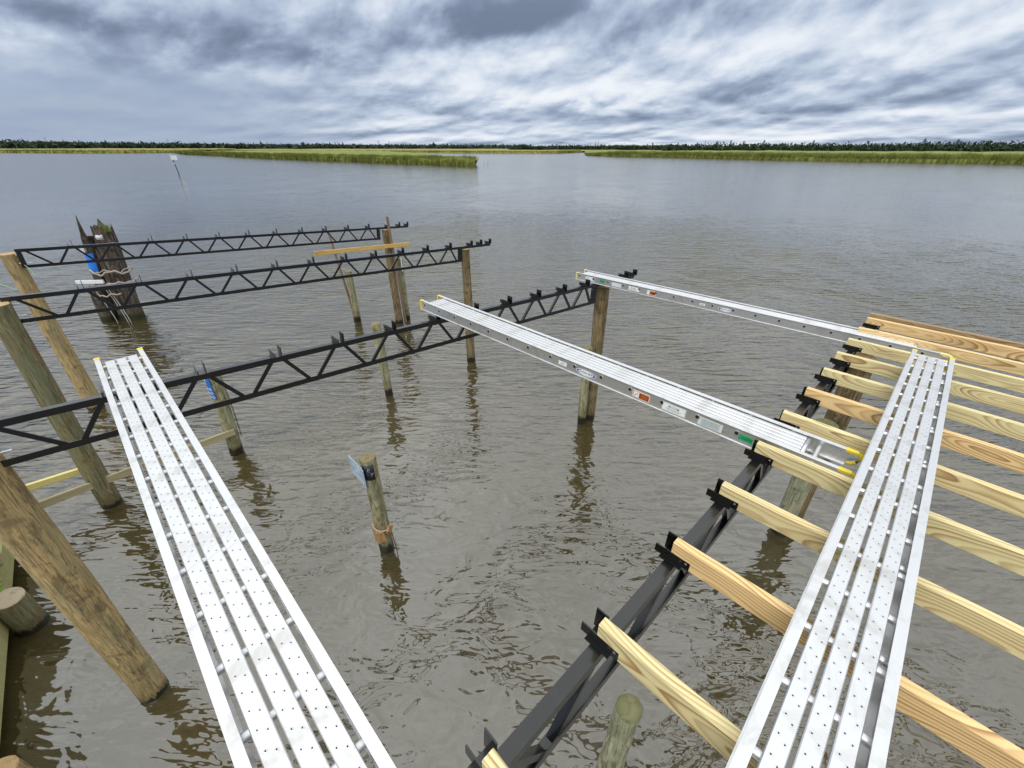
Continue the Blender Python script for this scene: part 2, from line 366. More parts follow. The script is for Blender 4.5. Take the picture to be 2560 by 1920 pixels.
def make_veg(name, a, b_, c3, sc=0.35, sc2=2.0):
    m, t, b = material(name)
    p = t.node('ShaderNodeNewGeometry').outputs['Position']
    n = t.noise(p, sc, 5, 0.6); n2 = t.noise(p, sc2, 3, 0.6)
    c = t.mix(t.smooth(n, 0.35, 0.65), a, b_); c = t.mix(t.m('MULTIPLY', t.smooth(n2, 0.45, 0.7), 0.7), c, c3)
    t.put(b.inputs['Base Color'], c); b.inputs['Roughness'].default_value = 0.75; b.inputs['Specular IOR Level'].default_value = 0.15
    return m
make_veg('marsh grass', (0.155, 0.185, 0.036), (0.195, 0.220, 0.050), (0.110, 0.125, 0.030), 0.03, 0.6)
make_veg('golden marsh grass', (0.27, 0.23, 0.065), (0.17, 0.20, 0.045), (0.30, 0.20, 0.07), 0.010, 0.2)
make_veg('reed blades', (0.120, 0.145, 0.030), (0.190, 0.215, 0.052), (0.13, 0.12, 0.04), 0.3, 3.0)
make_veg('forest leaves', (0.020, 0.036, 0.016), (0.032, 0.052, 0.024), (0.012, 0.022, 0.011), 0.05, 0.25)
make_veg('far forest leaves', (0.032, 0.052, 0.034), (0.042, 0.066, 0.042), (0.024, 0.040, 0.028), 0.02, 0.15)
make_veg('pine needles', (0.014, 0.028, 0.012), (0.026, 0.044, 0.018), (0.009, 0.016, 0.009), 0.2, 1.0)
make_veg('bark', (0.05, 0.04, 0.03), (0.08, 0.065, 0.05), (0.03, 0.025, 0.02), 1.0, 5.0)
M = MATS

# ------------------------------------------------------------------ mesh builder
class MB:
    def __init__(s): s.v = []; s.f = []; s.mi = []
    def add(s, vs, fs, mi=0):
        o = len(s.v); s.v += [tuple(q) for q in vs]; s.f += [tuple(i + o for i in f) for f in fs]; s.mi += [mi] * len(fs)
    def box(s, a, b, mi=0, mat=None):
        x0, y0, z0 = a; x1, y1, z1 = b
        vs = [Vector(q) for q in ((x0, y0, z0), (x1, y0, z0), (x1, y1, z0), (x0, y1, z0), (x0, y0, z1), (x1, y0, z1), (x1, y1, z1), (x0, y1, z1))]
        if mat is not None: vs = [mat @ q for q in vs]
        s.add(vs, [(3, 2, 1, 0), (4, 5, 6, 7), (0, 1, 5, 4), (1, 2, 6, 5), (2, 3, 7, 6), (3, 0, 4, 7)], mi)
    def bar(s, a, b, w, d, up=(0, 0, 1), mi=0):
        """rectangular bar from a to b, w across, d along up"""
        a = Vector(a); b = Vector(b); x = (b - a).normalized(); upv = Vector(up)
        y = upv.cross(x)
        if y.length < 1e-4: y = Vector((0, 1, 0)).cross(x)
        y.normalize(); z = x.cross(y)
        vs = []
        for q in (a, b):
            for sy, sz in ((-1, -1), (1, -1), (1, 1), (-1, 1)): vs.append(q + y * (sy * w / 2) + z * (sz * d / 2))
        s.add(vs, [(3, 2, 1, 0), (4, 5, 6, 7), (0, 1, 5, 4), (1, 2, 6, 5), (2, 3, 7, 6), (3, 0, 4, 7)], mi)
    def extr(s, prof, x0, x1, mi=0, endmi=None):
        """extrude a closed (y,z) profile along x"""
        n = len(prof); vs = [(x0, y, z) for y, z in prof] + [(x1, y, z) for y, z in prof]
        s.add(vs, [(i, (i + 1) % n, n + (i + 1) % n, n + i) for i in range(n)], mi)
        o = len(s.v) - 2 * n
        s.f += [tuple(o + i for i in reversed(range(n))), tuple(o + n + i for i in range(n))]
        s.mi += [mi if endmi is None else endmi] * 2
    def tube(s, pts, r, n=8, caps=True, mi=0, capmi=None):
        pts = [Vector(p) for p in pts]; rs = r if isinstance(r, (list, tuple)) else [r] * len(pts)
        vs = []
        for i, p in enumerate(pts):
            d = (pts[min(i + 1, len(pts) - 1)] - pts[max(i - 1, 0)]).normalized()
            a = Vector((0, 0, 1)) if abs(d.z) < 0.9 else Vector((1, 0, 0))
            e1 = a.cross(d).normalized(); e2 = d.cross(e1)
            for k in range(n):
                t = 2 * math.pi * k / n; vs.append(p + (e1 * math.cos(t) + e2 * math.sin(t)) * rs[i])
        fs = []
        for i in range(len(pts) - 1):
            for k in range(n): fs.append((i * n + k, i * n + (k + 1) % n, (i + 1) * n + (k + 1) % n, (i + 1) * n + k))
        s.add(vs, fs, mi)
        if caps:
            o = len(s.v) - len(vs)
            s.f += [tuple(o + k for k in reversed(range(n))), tuple(o + len(vs) - n + k for k in range(n))]
            s.mi += [mi if capmi is None else capmi] * 2
    def mesh(s, name, mats, smooth=False):
        me = bpy.data.meshes.new(name); me.from_pydata(s.v, [], s.f); me.update()
        for m in mats: me.materials.append(m)
        me.polygons.foreach_set('material_index', s.mi)
        if smooth: me.polygons.foreach_set('use_smooth', [True] * len(me.polygons))
        return me
    def build(s, name, mats, parent=None, smooth=False, **kw):
        if not isinstance(mats, (list, tuple)): mats = [mats]
        return link(name, s.mesh(name, mats, smooth), parent, **kw)
def link(name, data, parent=None, **kw):
    o = bpy.data.objects.new(name, data); col.objects.link(o)
    if parent is not None: o.parent = parent
    tag(o, **kw); return o
def tag(o, label=None, cat=None, group=None, kind=None):
    if label: o['label'] = label
    if cat: o['category'] = cat
    if group: o['group'] = group
    if kind: o['kind'] = kind
    return o
def empty(name, loc=(0, 0, 0), rz=0.0, **kw):
    o = link(name, None, **kw); o.location = loc; o.rotation_euler = (0, 0, rz); o.empty_display_size = 0.2
    return o
def smooth_by_angle(o, ang=40):
    me = o.data
    me.polygons.foreach_set('use_smooth', [True] * len(me.polygons))
    try: me.set_sharp_from_angle(angle=R(ang))
    except Exception: pass
def text_obj(s, name, size, mat, parent, mtx, extr=0.0006, align='CENTER', sx=1.0):
    cu = bpy.data.curves.new(name, 'FONT'); cu.body = s; cu.size = size; cu.align_x = align; cu.align_y = 'CENTER'; cu.extrude = extr
    cu.resolution_u = 2
    tmp = bpy.data.objects.new('tmp', cu); col.objects.link(tmp)
    dg = bpy.context.evaluated_depsgraph_get(); dg.update()
    me = bpy.data.meshes.new_from_object(tmp.evaluated_get(dg)); bpy.data.objects.remove(tmp); bpy.data.curves.remove(cu)
    me.transform(Matrix.Diagonal((sx, 1, 1, 1))); me.transform(mtx)
    me.materials.clear(); me.materials.append(mat)
    return link(name, me, parent)

# ================================================================== SETTING
# water sheet: finer rings near, one sheet to the horizon
mb = MB()
mb.add([(-9000, -3000, 0), (9000, -3000, 0), (9000, 14000, 0), (-9000, 14000, 0)], [(0, 1, 2, 3)])
mb.build('water', WATER, kind='structure')

def fbm(x, y, s=1.0): return noise.fractal(Vector((x * s, y * s, 3.3)), 1.0, 2.0, 4)
def marsh(name, front, back, h0, mat, jag=3.0, topn=60, depthn=10, taper=0):
    """grass-topped marsh: front and back polylines (plan), top surface uneven, muddy foot"""
    def resample(pl, n):
        pl = [Vector(p) for p in pl]; L = [0]
        for a, b in zip(pl, pl[1:]): L.append(L[-1] + (b - a).length)
        out = []
        for i in range(n + 1):
            s_ = L[-1] * i / n; k = 0
            while k < len(L) - 2 and L[k + 1] < s_: k += 1
            f = (s_ - L[k]) / max(1e-6, L[k + 1] - L[k]); out.append(pl[k].lerp(pl[k + 1], f))
        return out
    F = resample(front, topn); B = resample(back, topn)
    for i, p in enumerate(F):
        n_ = fbm(p.x, p.y, 0.05) * jag; d = (B[i] - p).normalized(); F[i] = p + d * n_
    vs = []; fs = []; W = depthn + 2
    for i in range(topn + 1):
        h = h0 * (min(1.0, 0.15 + i / taper) if taper else 1.0)
        vs.append((F[i].x, F[i].y, -0.3))
        for j in range(depthn + 1):
            q = F[i].lerp(B[i], (j / depthn) ** 1.6)
            z = h * (0.80 + 0.28 * fbm(q.x, q.y, 0.12)) if j else h * (0.42 + 0.15 * fbm(q.x, q.y, 0.3))
            vs.append((q.x, q.y, z))
    for i in range(topn):
        for j in range(W - 1):
            a = i * W + j; fs.append((a, a + W, a + W + 1, a + 1))
    mb = MB(); mb.add(vs, fs); mb.build(name, mat, kind='structure', smooth=True)
    return F
def blades(name, front, back_dir_pts, h, count, depth, mat, w=0.10, seed=1, taper=0):
    """upright grass blades along a marsh edge"""
    rs = np.random.RandomState(seed)
    F = np.array([(p.x, p.y) for p in front]); seg = np.linalg.norm(np.diff(F, axis=0), axis=1)
    # weight the blades by nearness so the close bank is the densest
    mid = (F[1:] + F[:-1]) / 2; wgt = seg / np.linalg.norm(mid, axis=1) ** 1.0; wgt /= wgt.sum()
    k = rs.choice(len(seg), count, p=wgt); t = rs.rand(count)[:, None]
    base = F[k] * (1 - t) + F[k + 1] * t
    out = base / np.linalg.norm(base, axis=1)[:, None]
    dd = (rs.rand(count) ** 1.5)[:, None] * depth
    base = base + out * dd + rs.randn(count, 2) * 0.15
    clump = np.array([noise.noise(Vector((b[0] * 0.35, b[1] * 0.35, seed))) for b in base[::1]])
    hh = h * (0.72 + 0.35 * rs.rand(count) + 0.35 * clump)
    if taper: hh = hh * np.clip(0.2 + k / taper, 0, 1)
    a = rs.rand(count) * math.pi; ww = w * (0.6 + 0.8 * rs.rand(count)) * (1 + np.linalg.norm(base, axis=1) / 150)
    lean = rs.randn(count, 2) * 0.22 + np.array([0.12, 0.0])
    v = np.zeros((count * 3, 3))
    v[0::3, 0] = base[:, 0] - np.cos(a) * ww; v[0::3, 1] = base[:, 1] - np.sin(a) * ww; v[0::3, 2] = -0.05
    v[1::3, 0] = base[:, 0] + np.cos(a) * ww; v[1::3, 1] = base[:, 1] + np.sin(a) * ww; v[1::3, 2] = -0.05
    v[2::3, :2] = base + lean * h; v[2::3, 2] = hh
    me = bpy.data.meshes.new(name); me.vertices.add(len(v)); me.vertices.foreach_set('co', v.ravel())
    me.loops.add(count * 3); me.loops.foreach_set('vertex_index', np.arange(count * 3))
    me.polygons.add(count); me.polygons.foreach_set('loop_start', np.arange(0, count * 3, 3)); me.polygons.foreach_set('loop_total', np.full(count, 3))
    me.update(calc_edges=True); me.materials.append(mat)
    return link(name, me, kind='stuff', cat='grass', label={1: 'green reeds edging the marsh island in mid river', 2: 'low green grass edging the far left bank', 3: 'tall green reeds edging the right bank below the dark trees', 4: 'distant strip of marsh grass across the river mouth'}[seed])
def v3(pts): return [Vector((x, y, 0)) for x, y in pts]
F1 = marsh('marsh_island', v3([(-247, 352), (-205, 300), (-150, 248), (-125, 219), (-95, 190), (-67, 165), (-45, 146), (-31, 133), (-18, 122), (-9, 117)]),
           v3([(-300, 560), (-260, 540), (-220, 520), (-180, 480), (-140, 430), (-105, 380), (-75, 310), (-48, 240), (-25, 170), (-8, 120)]), 1.8, M['marsh grass'], 2.0, 90, taper=16)
blades('reeds', F1, None, 2.0, 60000, 16, M['reed blades'], 0.055, 1, 16)
F2 = marsh('marsh_bank', v3([(-900, 560), (-560, 440), (-420, 393), (-370, 378), (-331, 367), (-300, 372), (-285, 393), (-280, 420), (-300, 470)]),
           v3([(-1500, 1150), (-1200, 1100), (-1050, 1080), (-900, 1050), (-760, 1000), (-640, 960), (-560, 900), (-480, 820), (-400, 700)]), 2.6, M['golden marsh grass'], 6.0, 60)
blades('reeds', F2, None, 2.4, 16000, 22, M['reed blades'], 0.09, 2)
F3 = marsh('marsh_bank', v3([(44, 285), (42, 262), (50, 240), (62, 224), (74, 211), (85, 190), (96, 171), (108, 158), (120, 147), (132, 136), (150, 122), (200, 90)]),
           v3([(46, 292), (60, 400), (90, 500), (110, 500), (170, 480), (230, 450), (280, 430), (320, 400), (350, 370), (380, 340), (410, 300), (440, 250), (480, 200)]), 2.0, M['marsh grass'], 2.5, 90, taper=22)
blades('reeds', F3, None, 2.35, 52000, 14, M['reed blades'], 0.075, 3, 22)
F4 = marsh('marsh_bank', v3([(-300, 480), (-180, 440), (-70, 400), (-30, 360), (-5, 352), (20, 350), (34, 356), (60, 420)]),
           v3([(-700, 1300), (-500, 1300), (-300, 1300), (-150, 1200), (0, 1100), (60, 1000), (140, 900), (220, 800)]), 1.5, M['golden marsh grass'], 5.0, 50)
blades('reeds', F4, None, 1.9, 9000, 26, M['reed blades'], 0.09, 4)
mb = MB(); mb.box((-2600, 1500, -2), (2600, 2600, 0.9)); mb.build('far_shore', M['golden marsh grass'], kind='structure')

# forest ------------------------------------------------------------
def crown_tris(c, rx, rz, n, size, rs, up=0.0):
    """ragged crown: n leaf clumps spread through an ellipsoid"""
    q = rs.randn(n, 3); q /= np.linalg.norm(q, axis=1)[:, None]; q *= (rs.rand(n) ** 0.33)[:, None]
    q[:, :2] *= rx; q[:, 2] *= rz; q += np.array(c)
    t = rs.randn(n, 3, 3) * size
    return (q[:, None, :] + t).reshape(-1, 3)
def tri_mesh(name, v, mat):
    n = len(v) // 3; me = bpy.data.meshes.new(name); me.vertices.add(len(v)); me.vertices.foreach_set('co', v.ravel())
    me.loops.add(n * 3); me.loops.foreach_set('vertex_index', np.arange(n * 3))
    me.polygons.add(n); me.polygons.foreach_set('loop_start', np.arange(0, n * 3, 3)); me.polygons.foreach_set('loop_total', np.full(n, 3))
    me.update(calc_edges=True); me.materials.append(mat); return me
AZ = [-70, -46.5, -40.9, -35.9, -30.1, -23.6, -13.8, 0, 8, 16, 19.2, 23.2, 27.7, 31.8, 35.7, 40.6, 46.5, 75]
ZT = [8.5, 7.6, 6.9, 6.5, 5.8, 5.5, 5.1, 4.7, 5.0, 5.4, 5.9, 6.9, 7.0, 6.9, 6.7, 7.1, 7.6, 9]     # crown tops if the wood stood 450 off
def wood(name, a0, a1, D, rows, step, mat, label, seed, jag):
    rs = np.random.RandomState(seed); out = []
    for k in range(rows):
        DD = D + k * 16; n = int(math.radians(a1 - a0) * DD / step)
        for i in range(n):
            a = a0 + (a1 - a0) * (i + rs.rand()) / n
            zt = 4 + (np.interp(a, AZ, ZT) - 4) * DD / 450 + DD * jag * (rs.rand() ** 2 - 0.5) * 0.01
            zt += DD * (0.0004 if D > 1000 else 0.0014) * noise.noise(Vector((a * 0.9, k, seed)))
            ra = math.radians(a); d2 = DD + rs.randn() * 4; c = (math.sin(ra) * d2, math.cos(ra) * d2)
            rx = step * (0.8 + 0.6 * rs.rand()); zt = max(zt, 2.5)
            out.append(crown_tris((c[0], c[1], zt * 0.60), rx, zt * 0.40, 30, D * 0.0015, rs))
            out.append(crown_tris((c[0], c[1], zt * 0.25), rx * 1.2, zt * 0.3, 26, D * 0.0032, rs))
    v = np.concatenate(out); v[:, 2] = np.maximum(v[:, 2], 0.2)
    link(name, tri_mesh(name, v, mat), kind='stuff', label=label, cat='forest')
wood('forest', -72, 2, 1050, 4, 4.5, M['far forest leaves'], 'far dark green wood along the left and middle horizon', 11, 0.04)
wood('forest', 0, 20, 640, 4, 4.0, M['forest leaves'], 'dark wood with ragged top on the horizon right of centre', 12, 0.30)
wood('forest', 17, 76, 440, 4, 3.6, M['forest leaves'], 'nearer dark wood behind the right bank', 13, 0.35)
# ground under the near woods
mb = MB()
for a0_, a1_, D_ in ((0, 20, 600), (16, 78, 400)):
    for a in np.arange(a0_, a1_, 4.0):
        q = []
        for aa, dd in ((a, D_), (a + 4, D_), (a + 4, D_ + 700), (a, D_ + 700)):
            q.append((math.sin(R(aa)) * dd, math.cos(R(aa)) * dd))
        z_ = 0.7 if D_ == 600 else 0.9
        mb.add([(*p, z_) for p in q] + [(*p, -0.5) for p in q[:2]], [(0, 3, 2, 1), (0, 1, 5, 4)])
mb.build('wooded_ground', M['golden marsh grass'], kind='structure')

def tree(az_, D, h, label, kind='pine', name='pine_tree', seed=0, base=0.8):
    rs = np.random.RandomState(100 + seed); a = R(az_); e = empty(name, (math.sin(a) * D, math.cos(a) * D, base), label=label, cat='tree', group='pines standing above the treeline' if name == 'pine_tree' else None)
    mb = MB(); lean = rs.randn() * 0.04 * h
    mb.tube([(0, 0, 0), (lean * 0.4, 0, h * 0.5), (lean, 0, h * 0.93)], [h * 0.022, h * 0.015, h * 0.006], 6)
    for k in range(6):
        zz = h * (0.5 + 0.07 * k); an = rs.rand() * 6.28; mb.tube([(lean * zz / h, 0, zz), (math.cos(an) * h * 0.13, math.sin(an) * h * 0.13, zz + h * 0.05)], [h * 0.006, h * 0.003], 4)
    mb.build('trunk', M['bark'], e)
    out = []
    if kind == 'pine':
        for k in range(9):
            f = k / 8; zz = h * (0.52 + 0.44 * f); rr = h * (0.17 * (1 - f) + 0.05) * (0.7 + 0.6 * rs.rand()); an = rs.rand() * 6.28
            out.append(crown_tris((lean * zz / h + math.cos(an) * rr * 0.6, math.sin(an) * rr * 0.6, zz), rr, h * 0.05, 34, h * 0.022, rs))
    else:
        for k in range(10):
            an = rs.rand() * 6.28; rr = h * 0.22
            out.append(crown_tris((math.cos(an) * rr, math.sin(an) * rr, h * (0.35 + 0.5 * rs.rand())), h * 0.2, h * 0.14, 34, h * 0.035, rs))
    link('crown', tri_mesh('crown', np.concatenate(out), M['pine needles'] if kind == 'pine' else M['forest leaves']), e)
tree(-23.7, 470, 3.9, 'lone dark bushy tree on the marsh island', 'bush', 'lone_tree', 1, 1.4)
for i, (a, D, h, lb) in enumerate([
        (23.0, 425, 7.5, 'leftmost tall pine of the raised clump right of centre'), (24.3, 428, 7.9, 'pine just right of the leftmost tall pine in the raised clump'),
        (25.6, 425, 7.4, 'broad pine in the middle of the raised clump'), (27.4, 430, 8.0, 'tallest pine near the right end of the raised clump'),
        (31.9, 425, 7.8, 'pine standing alone right of the raised clump'), (40.4, 420, 8.2, 'tall thin pine above the far right treeline'),
        (42.6, 422, 7.8, 'broad pine near the right edge of the picture'), (16.2, 590, 8.0, 'small pine above the low wood right of centre'),
        (19.0, 425, 6.6, 'short pine where the higher wood begins')]):
    tree(a, D, h, lb, 'pine', 'pine_tree', 3 + i)
tree(44.0, 300, 3.3, 'dark round bush on the right bank in front of the wood', 'bush', 'marsh_bush', 40, 1.5)
tree(41.2, 330, 2.6, 'small dark bush left of the round bush on the right bank', 'bush', 'marsh_bush', 41, 1.5)

# transmission towers ------------------------------------------------
def tower(x, y, top, label, n=0):
    e = empty('transmission_tower', (x, y, 0), math.atan2(-x, y) * 0.6 + 0.3, label=label, cat='pylon', group='transmission towers on the horizon')
    H_ = top; w = H_ * 0.11; mb = MB(); t_ = 0.42
    legs = [(-1, -1), (1, -1), (1, 1), (-1, 1)]
    for sx, sy in legs: mb.bar((sx * w, sy * w, 0), (sx * w * 0.16, sy * w * 0.16, H_), t_, t_)
    for k in range(6):
        f0, f1 = k / 6, (k + 1) / 6; a0 = w * (1 - 0.84 * f0); a1 = w * (1 - 0.84 * f1)
        for q in range(4):
            s0 = legs[q]; s1 = legs[(q + 1) % 4]
            mb.bar((s0[0] * a0, s0[1] * a0, H_ * f0), (s1[0] * a1, s1[1] * a1, H_ * f1), t_ * 0.6, t_ * 0.6)
    mb.build('lattice_mast', M['rain hazed steel'], e)
    for f in (0.72, 0.85, 0.97):
        m2 = MB(); L_ = H_ * (0.13 if f != 0.85 else 0.17); m2.bar((-L_, 0, H_ * f), (L_, 0, H_ * f), t_ * 0.8, t_ * 0.8); m2.build('cross_arm', M['rain hazed steel'], e)
for i, (x, y, t_, lb) in enumerate([(-1039, 1081, 24, 'faint transmission tower above the far left wood'), (-1015, 1098, 21, 'shorter faint tower just right of the far left one'),
        (-868, 1223, 23, 'faint transmission tower above the channel marker'), (-855, 1232, 20, 'shorter faint tower just right of the one above the channel marker'),
        (-691, 1331, 23, 'tower on the horizon left of the lone tree'), (-677, 1338, 20, 'shorter tower paired with the one left of the lone tree'),
        (-399, 1446, 21.5, 'thin tower on the horizon over the middle of the marsh island'), (-369, 1454, 21, 'thin tower just right of the one over the marsh island'),
        (-68, 1498, 19.5, 'single tower on the horizon above the tip of the marsh island'), (255, 1478, 19, 'left one of the two towers right of the river mouth'),
        (263, 1477, 20, 'right one of the two towers right of the river mouth'), (556, 1393, 20, 'faint tower behind the start of the right hand wood')]):
    tower(x, y, t_, lb)

# ================================================================== STRUCTURE: piles, trusses
def pile(u=None, v=None, xy=None, top=2.3, r0=0.10, r1=0.10, mat='new brown pile', end='fresh pile end', lean=(0, 0), label='', name='timber_pile', group='timber piles standing in the water', seed=0, dome=0.0, rough=0.011, cut=0.0):
    p = P(u, v) if xy is None else Vector((xy[0], xy[1], 0))
    e = empty(name, p, label=label, cat='pile', group=group)
    mb = MB(); n = 28; rings = 22; vs = []; z0 = -0.7
    for i in range(rings + 1):
        f = i / rings; z = z0 + (top - z0) * f
        r = r0 + (r1 - r0) * max(0, z) / top
        for k in range(n):
            a = 2 * math.pi * k / n
            rr = r * (1 + rough / r * (noise.noise(Vector((math.cos(a) * 1.2 + seed * 3.1, math.sin(a) * 1.2, z * 1.1))) * 0.9 + 0.35 * noise.noise(Vector((math.cos(a) * 5, math.sin(a) * 5 + seed, z * 5)))))
            zz = z + (cut * math.cos(a + seed) if i == rings else 0)
            vs.append((math.cos(a) * rr + lean[0] * z / top, math.sin(a) * rr + lean[1] * z / top, zz))
    fs = [(i * n + k, i * n + (k + 1) % n, (i + 1) * n + (k + 1) % n, (i + 1) * n + k) for i in range(rings) for k in range(n)]
    mb.add(vs, fs); o = mb.build('pile_shaft', M[mat], e, smooth=True)
    # end grain, slightly inside the arris
    mb = MB(); vs2 = []
    for j, (fr, dz) in enumerate([(1.0, 0.0), (0.93, 0.006 + dome * 0.25), (0.6, 0.006 + dome * 0.8), (0.25, 0.006 + dome)]):
        for k in range(n):
            b_ = vs[rings * n + k]; vs2.append((lean[0] + (b_[0] - lean[0]) * fr, lean[1] + (b_[1] - lean[1]) * fr, top + (b_[2] - top) * fr + dz + 0.002 * noise.noise(Vector((k, j, seed)))))
    fs2 = [(j * n + k, j * n + (k + 1) % n, (j + 1) * n + (k + 1) % n, (j + 1) * n + k) for j in range(3) for k in range(n)] + [tuple(3 * n + k for k in range(n))]
    mb.add(vs2, fs2); mb.build('pile_top', M[end], e, smooth=dome > 0.02)
    # waterline ring: thin wet scum collar
    return e

pile(0.085, -0.01, top=2.27, r0=0.088, r1=0.100, label='tall brown pile under the truss end below the farther aluminium plank', seed=1)
pile(0.03, 3.08, top=2.34, r0=0.088, r1=0.080, label='tall brown pile carrying the right end of the middle truss', seed=2)
pile(0.10, 6.12, top=2.32, r0=0.100, r1=0.080, label='tall brown pile carrying the right end of the farthest truss', seed=3, lean=(-0.03, 0))
pile(-5.89, 0.05, top=2.62, r0=0.102, r1=0.114, mat='orange brown pile', label='thick orange brown pile nearest the left corner', seed=4, lean=(0.03, 0))
pile(-5.93, 3.06, top=2.655, r0=0.106, r1=0.098, mat='green brown pile', label='green streaked pile under the left end of the middle truss', seed=5, lean=(0.10, 0))
pile(-5.91, 6.28, top=2.64, r0=0.118, r1=0.105, mat='orange brown pile', label='brown pile with cut top under the left end of the farthest truss', seed=6)
pile(0.05, -3.10, top=2.22, r0=0.10, r1=0.105, label='tall dark brown pile behind the floor joists on the right', seed=7)
G2 = 'old short piles'
pile(xy=(1.155, 5.79), top=1.36, r0=0.068, r1=0.066, mat='old grey green pile', end='mossy pile end', group=G2, label='short grey pile with mossy top touching the tall pile under the plank', seed=8, dome=0.02)
pile(-0.62, 7.02, top=1.31, r0=0.090, r1=0.080, mat='old grey green pile', end='mossy pile end', group=G2, label='short green pile with a brown stake nailed to it', seed=9)
pile(xy=(-2.80, 10.62), top=1.60, r0=0.085, r1=0.075, mat='old grey green pile', end='old pile end', group=G2, label='short green pile half hidden behind the farthest tall pile', seed=10)
pile(-1.96, 3.04, top=1.40, r0=0.072, r1=0.080, mat='old grey green pile', end='old pile end', group=G2, label='short pale green pile seen through the nearest long truss', seed=11, lean=(-0.03, 0))
pile(-3.74, -0.03, top=1.33, r0=0.078, r1=0.080, mat='old grey green pile', end='old pile end', group=G2, label='short pile in the middle of the water with two signs and a wooden collar', seed=12)
pile(-4.48, 3.10, top=1.33, r0=0.090, r1=0.090, mat='old grey green pile', end='old pile end', group=G2, label='short green pile with a blue sign and a rusty chain', seed=13, lean=(0.10, 0))
pile(xy=(3.20, 3.52), top=1.55, r0=0.095, r1=0.105, mat='mossy pile', end='mossy pile end', group=G2, label='short green pile beside the tall dark pile behind the joists', seed=14)
pile(xy=(0.60, 1.12), top=1.36, r0=0.080, r1=0.072, mat='mossy pile', end='mossy pile end', group=G2, label='pale pile with rounded mossy top at the bottom edge below the joists', seed=15, dome=0.026, lean=(0.03, 0.0))
pile(xy=(-4.60, 2.38), top=0.42, r0=0.118, r1=0.112, mat='green brown pile', end='pale pile end', group='fender pile stubs at the bulkhead', label='short cut pile stub with pale top beside the bulkhead', seed=16, cut=0.02)
pile(xy=(-3.36, 1.14), top=0.44, r0=0.10, r1=0.10, mat='orange brown pile', end='fresh pile end', group='fender pile stubs at the bulkhead', label='pile stub just showing at the bottom left corner', seed=17)

# trusses -------------------------------------------------------------
NODES = [-5.235 + 0.4875 * k for k in range(11)]
HANG = [-5.235 + 0.4875 * k for k in range(12)] + [0.60, 0.84]
def hanger_mesh(sgn):
    m = MB()
    m.box((-0.040, -0.045, 0.001), (0.040, 0.045, 0.006))            # seat plate
    m.box((-0.0255, -0.070, 0.0065), (-0.0205, 0.072, 0.045))          # long low flange
    y0, y1 = (-0.074, 0.002) if sgn < 0 else (0.006, 0.052)
    m.box((0.0205, y0, 0.0065), (0.0255, y1, 0.092))                   # short tall flange
    m.add([(-0.0258, -0.055 * sgn - 0.004, 0.030), (-0.0258, -0.055 * sgn + 0.004, 0.030), (-0.0258, -0.055 * sgn + 0.004, 0.038), (-0.0258, -0.055 * sgn - 0.004, 0.038)], [(0, 1, 2, 3)], 1)
    return m.mesh('joist_hanger', [M['black painted steel'], M['galvanised steel']])
HM = {-1: hanger_mesh(-1), 1: hanger_mesh(1)}
def truss(v, ztop, slope, depth, label, sgn, vrot=0.0, du=0.0, outer=(0.60, 0.84)):
    e = empty('steel_truss', P(du, v, ztop), ANG, label=label, cat='truss', group='black steel trusses spanning between the piles')
    e.rotation_euler = (0, math.atan(slope), ANG + vrot)
    K = M['black painted steel']
    x0, x1, xe = -5.83, -0.075, outer[1] + 0.045
    t = MB(); prof = [(-0.022, 0), (-0.022, -0.044), (-0.017, -0.044), (-0.017, -0.006), (0.022, -0.006), (0.022, 0)][::-1]
    t.extr(prof, x0, xe); t.build('top_chord', K, e)
    t = MB(); D = -depth
    prof = [(-0.022, D), (-0.022, D + 0.042), (-0.017, D + 0.042), (-0.017, D + 0.006), (0.022, D + 0.006), (0.022, D)]
    t.extr(prof, x0, x1); t.build('bottom_chord', K, e)
    for xa in (x0 + 0.035, x1 - 0.02):
        t = MB(); t.box((xa - 0.030, -0.020, D + 0.007), (xa - 0.024, 0.040, -0.007)); t.box((xa - 0.024, -0.020, D + 0.007), (xa + 0.026, -0.014, -0.007)); t.build('end_plate', K, e)
        for zz in (-0.085, -0.205):
            b_ = MB(); b_.tube([(xa - 0.05, 0.012, zz), (xa + 0.085, 0.012, zz)], 0.0055, 6); b_.tube([(xa - 0.022, 0.012, zz), (xa - 0.008, 0.012, zz)], 0.012, 6); b_.build('bolt', M['galvanised steel'], e)
    tops = NODES; bots = [-5.235 - 0.22] + [n_ + 0.244 for n_ in NODES[:-1]] + [NODES[-1] + 0.20]
    def web(a, b):
        d = Vector((b[0] - a[0], 0, b[1] - a[1])).normalized(); w_ = MB()
        A = Vector((a[0], 0, a[1])); B = Vector((b[0], 0, b[1]))
        w_.bar(A + Vector((0, 0.003, 0)), B + Vector((0, 0.003, 0)), 0.030, 0.005, up=(-d.z, 0, d.x))
        w_.bar(A + Vector((0, -0.0145, 0)), B + Vector((0, -0.0145, 0)), 0.005, 0.028, up=(-d.z, 0, d.x))
        w_.build('web_bar', K, e)
    zt, zb = -0.0066, D + 0.0068
    web((x0 + 0.075, zt), (bots[0] - 0.018, zb))
    for i, n_ in enumerate(tops):
        web((bots[i] + 0.018, zb), (n_ - 0.022, zt)); web((n_ + 0.022, zt), (bots[i + 1] - 0.018, zb))
    web((bots[-1] + 0.018, zb), (x1 - 0.055, zt))
    for h_ in HANG[:12] + list(outer):
        o = link('joist_hanger', HM[sgn], e); o.location = (h_, 0, 0)
    return e
truss(2 * 3.07, 2.385, 0.057, 0.27, 'farthest black steel truss, in front of the rotten pile cluster', -1, outer=(0.42, 0.64))
truss(3.07, 2.395, 0.053, 0.275, 'middle one of the three long black trusses on the left', -1, outer=(0.36, 0.585))
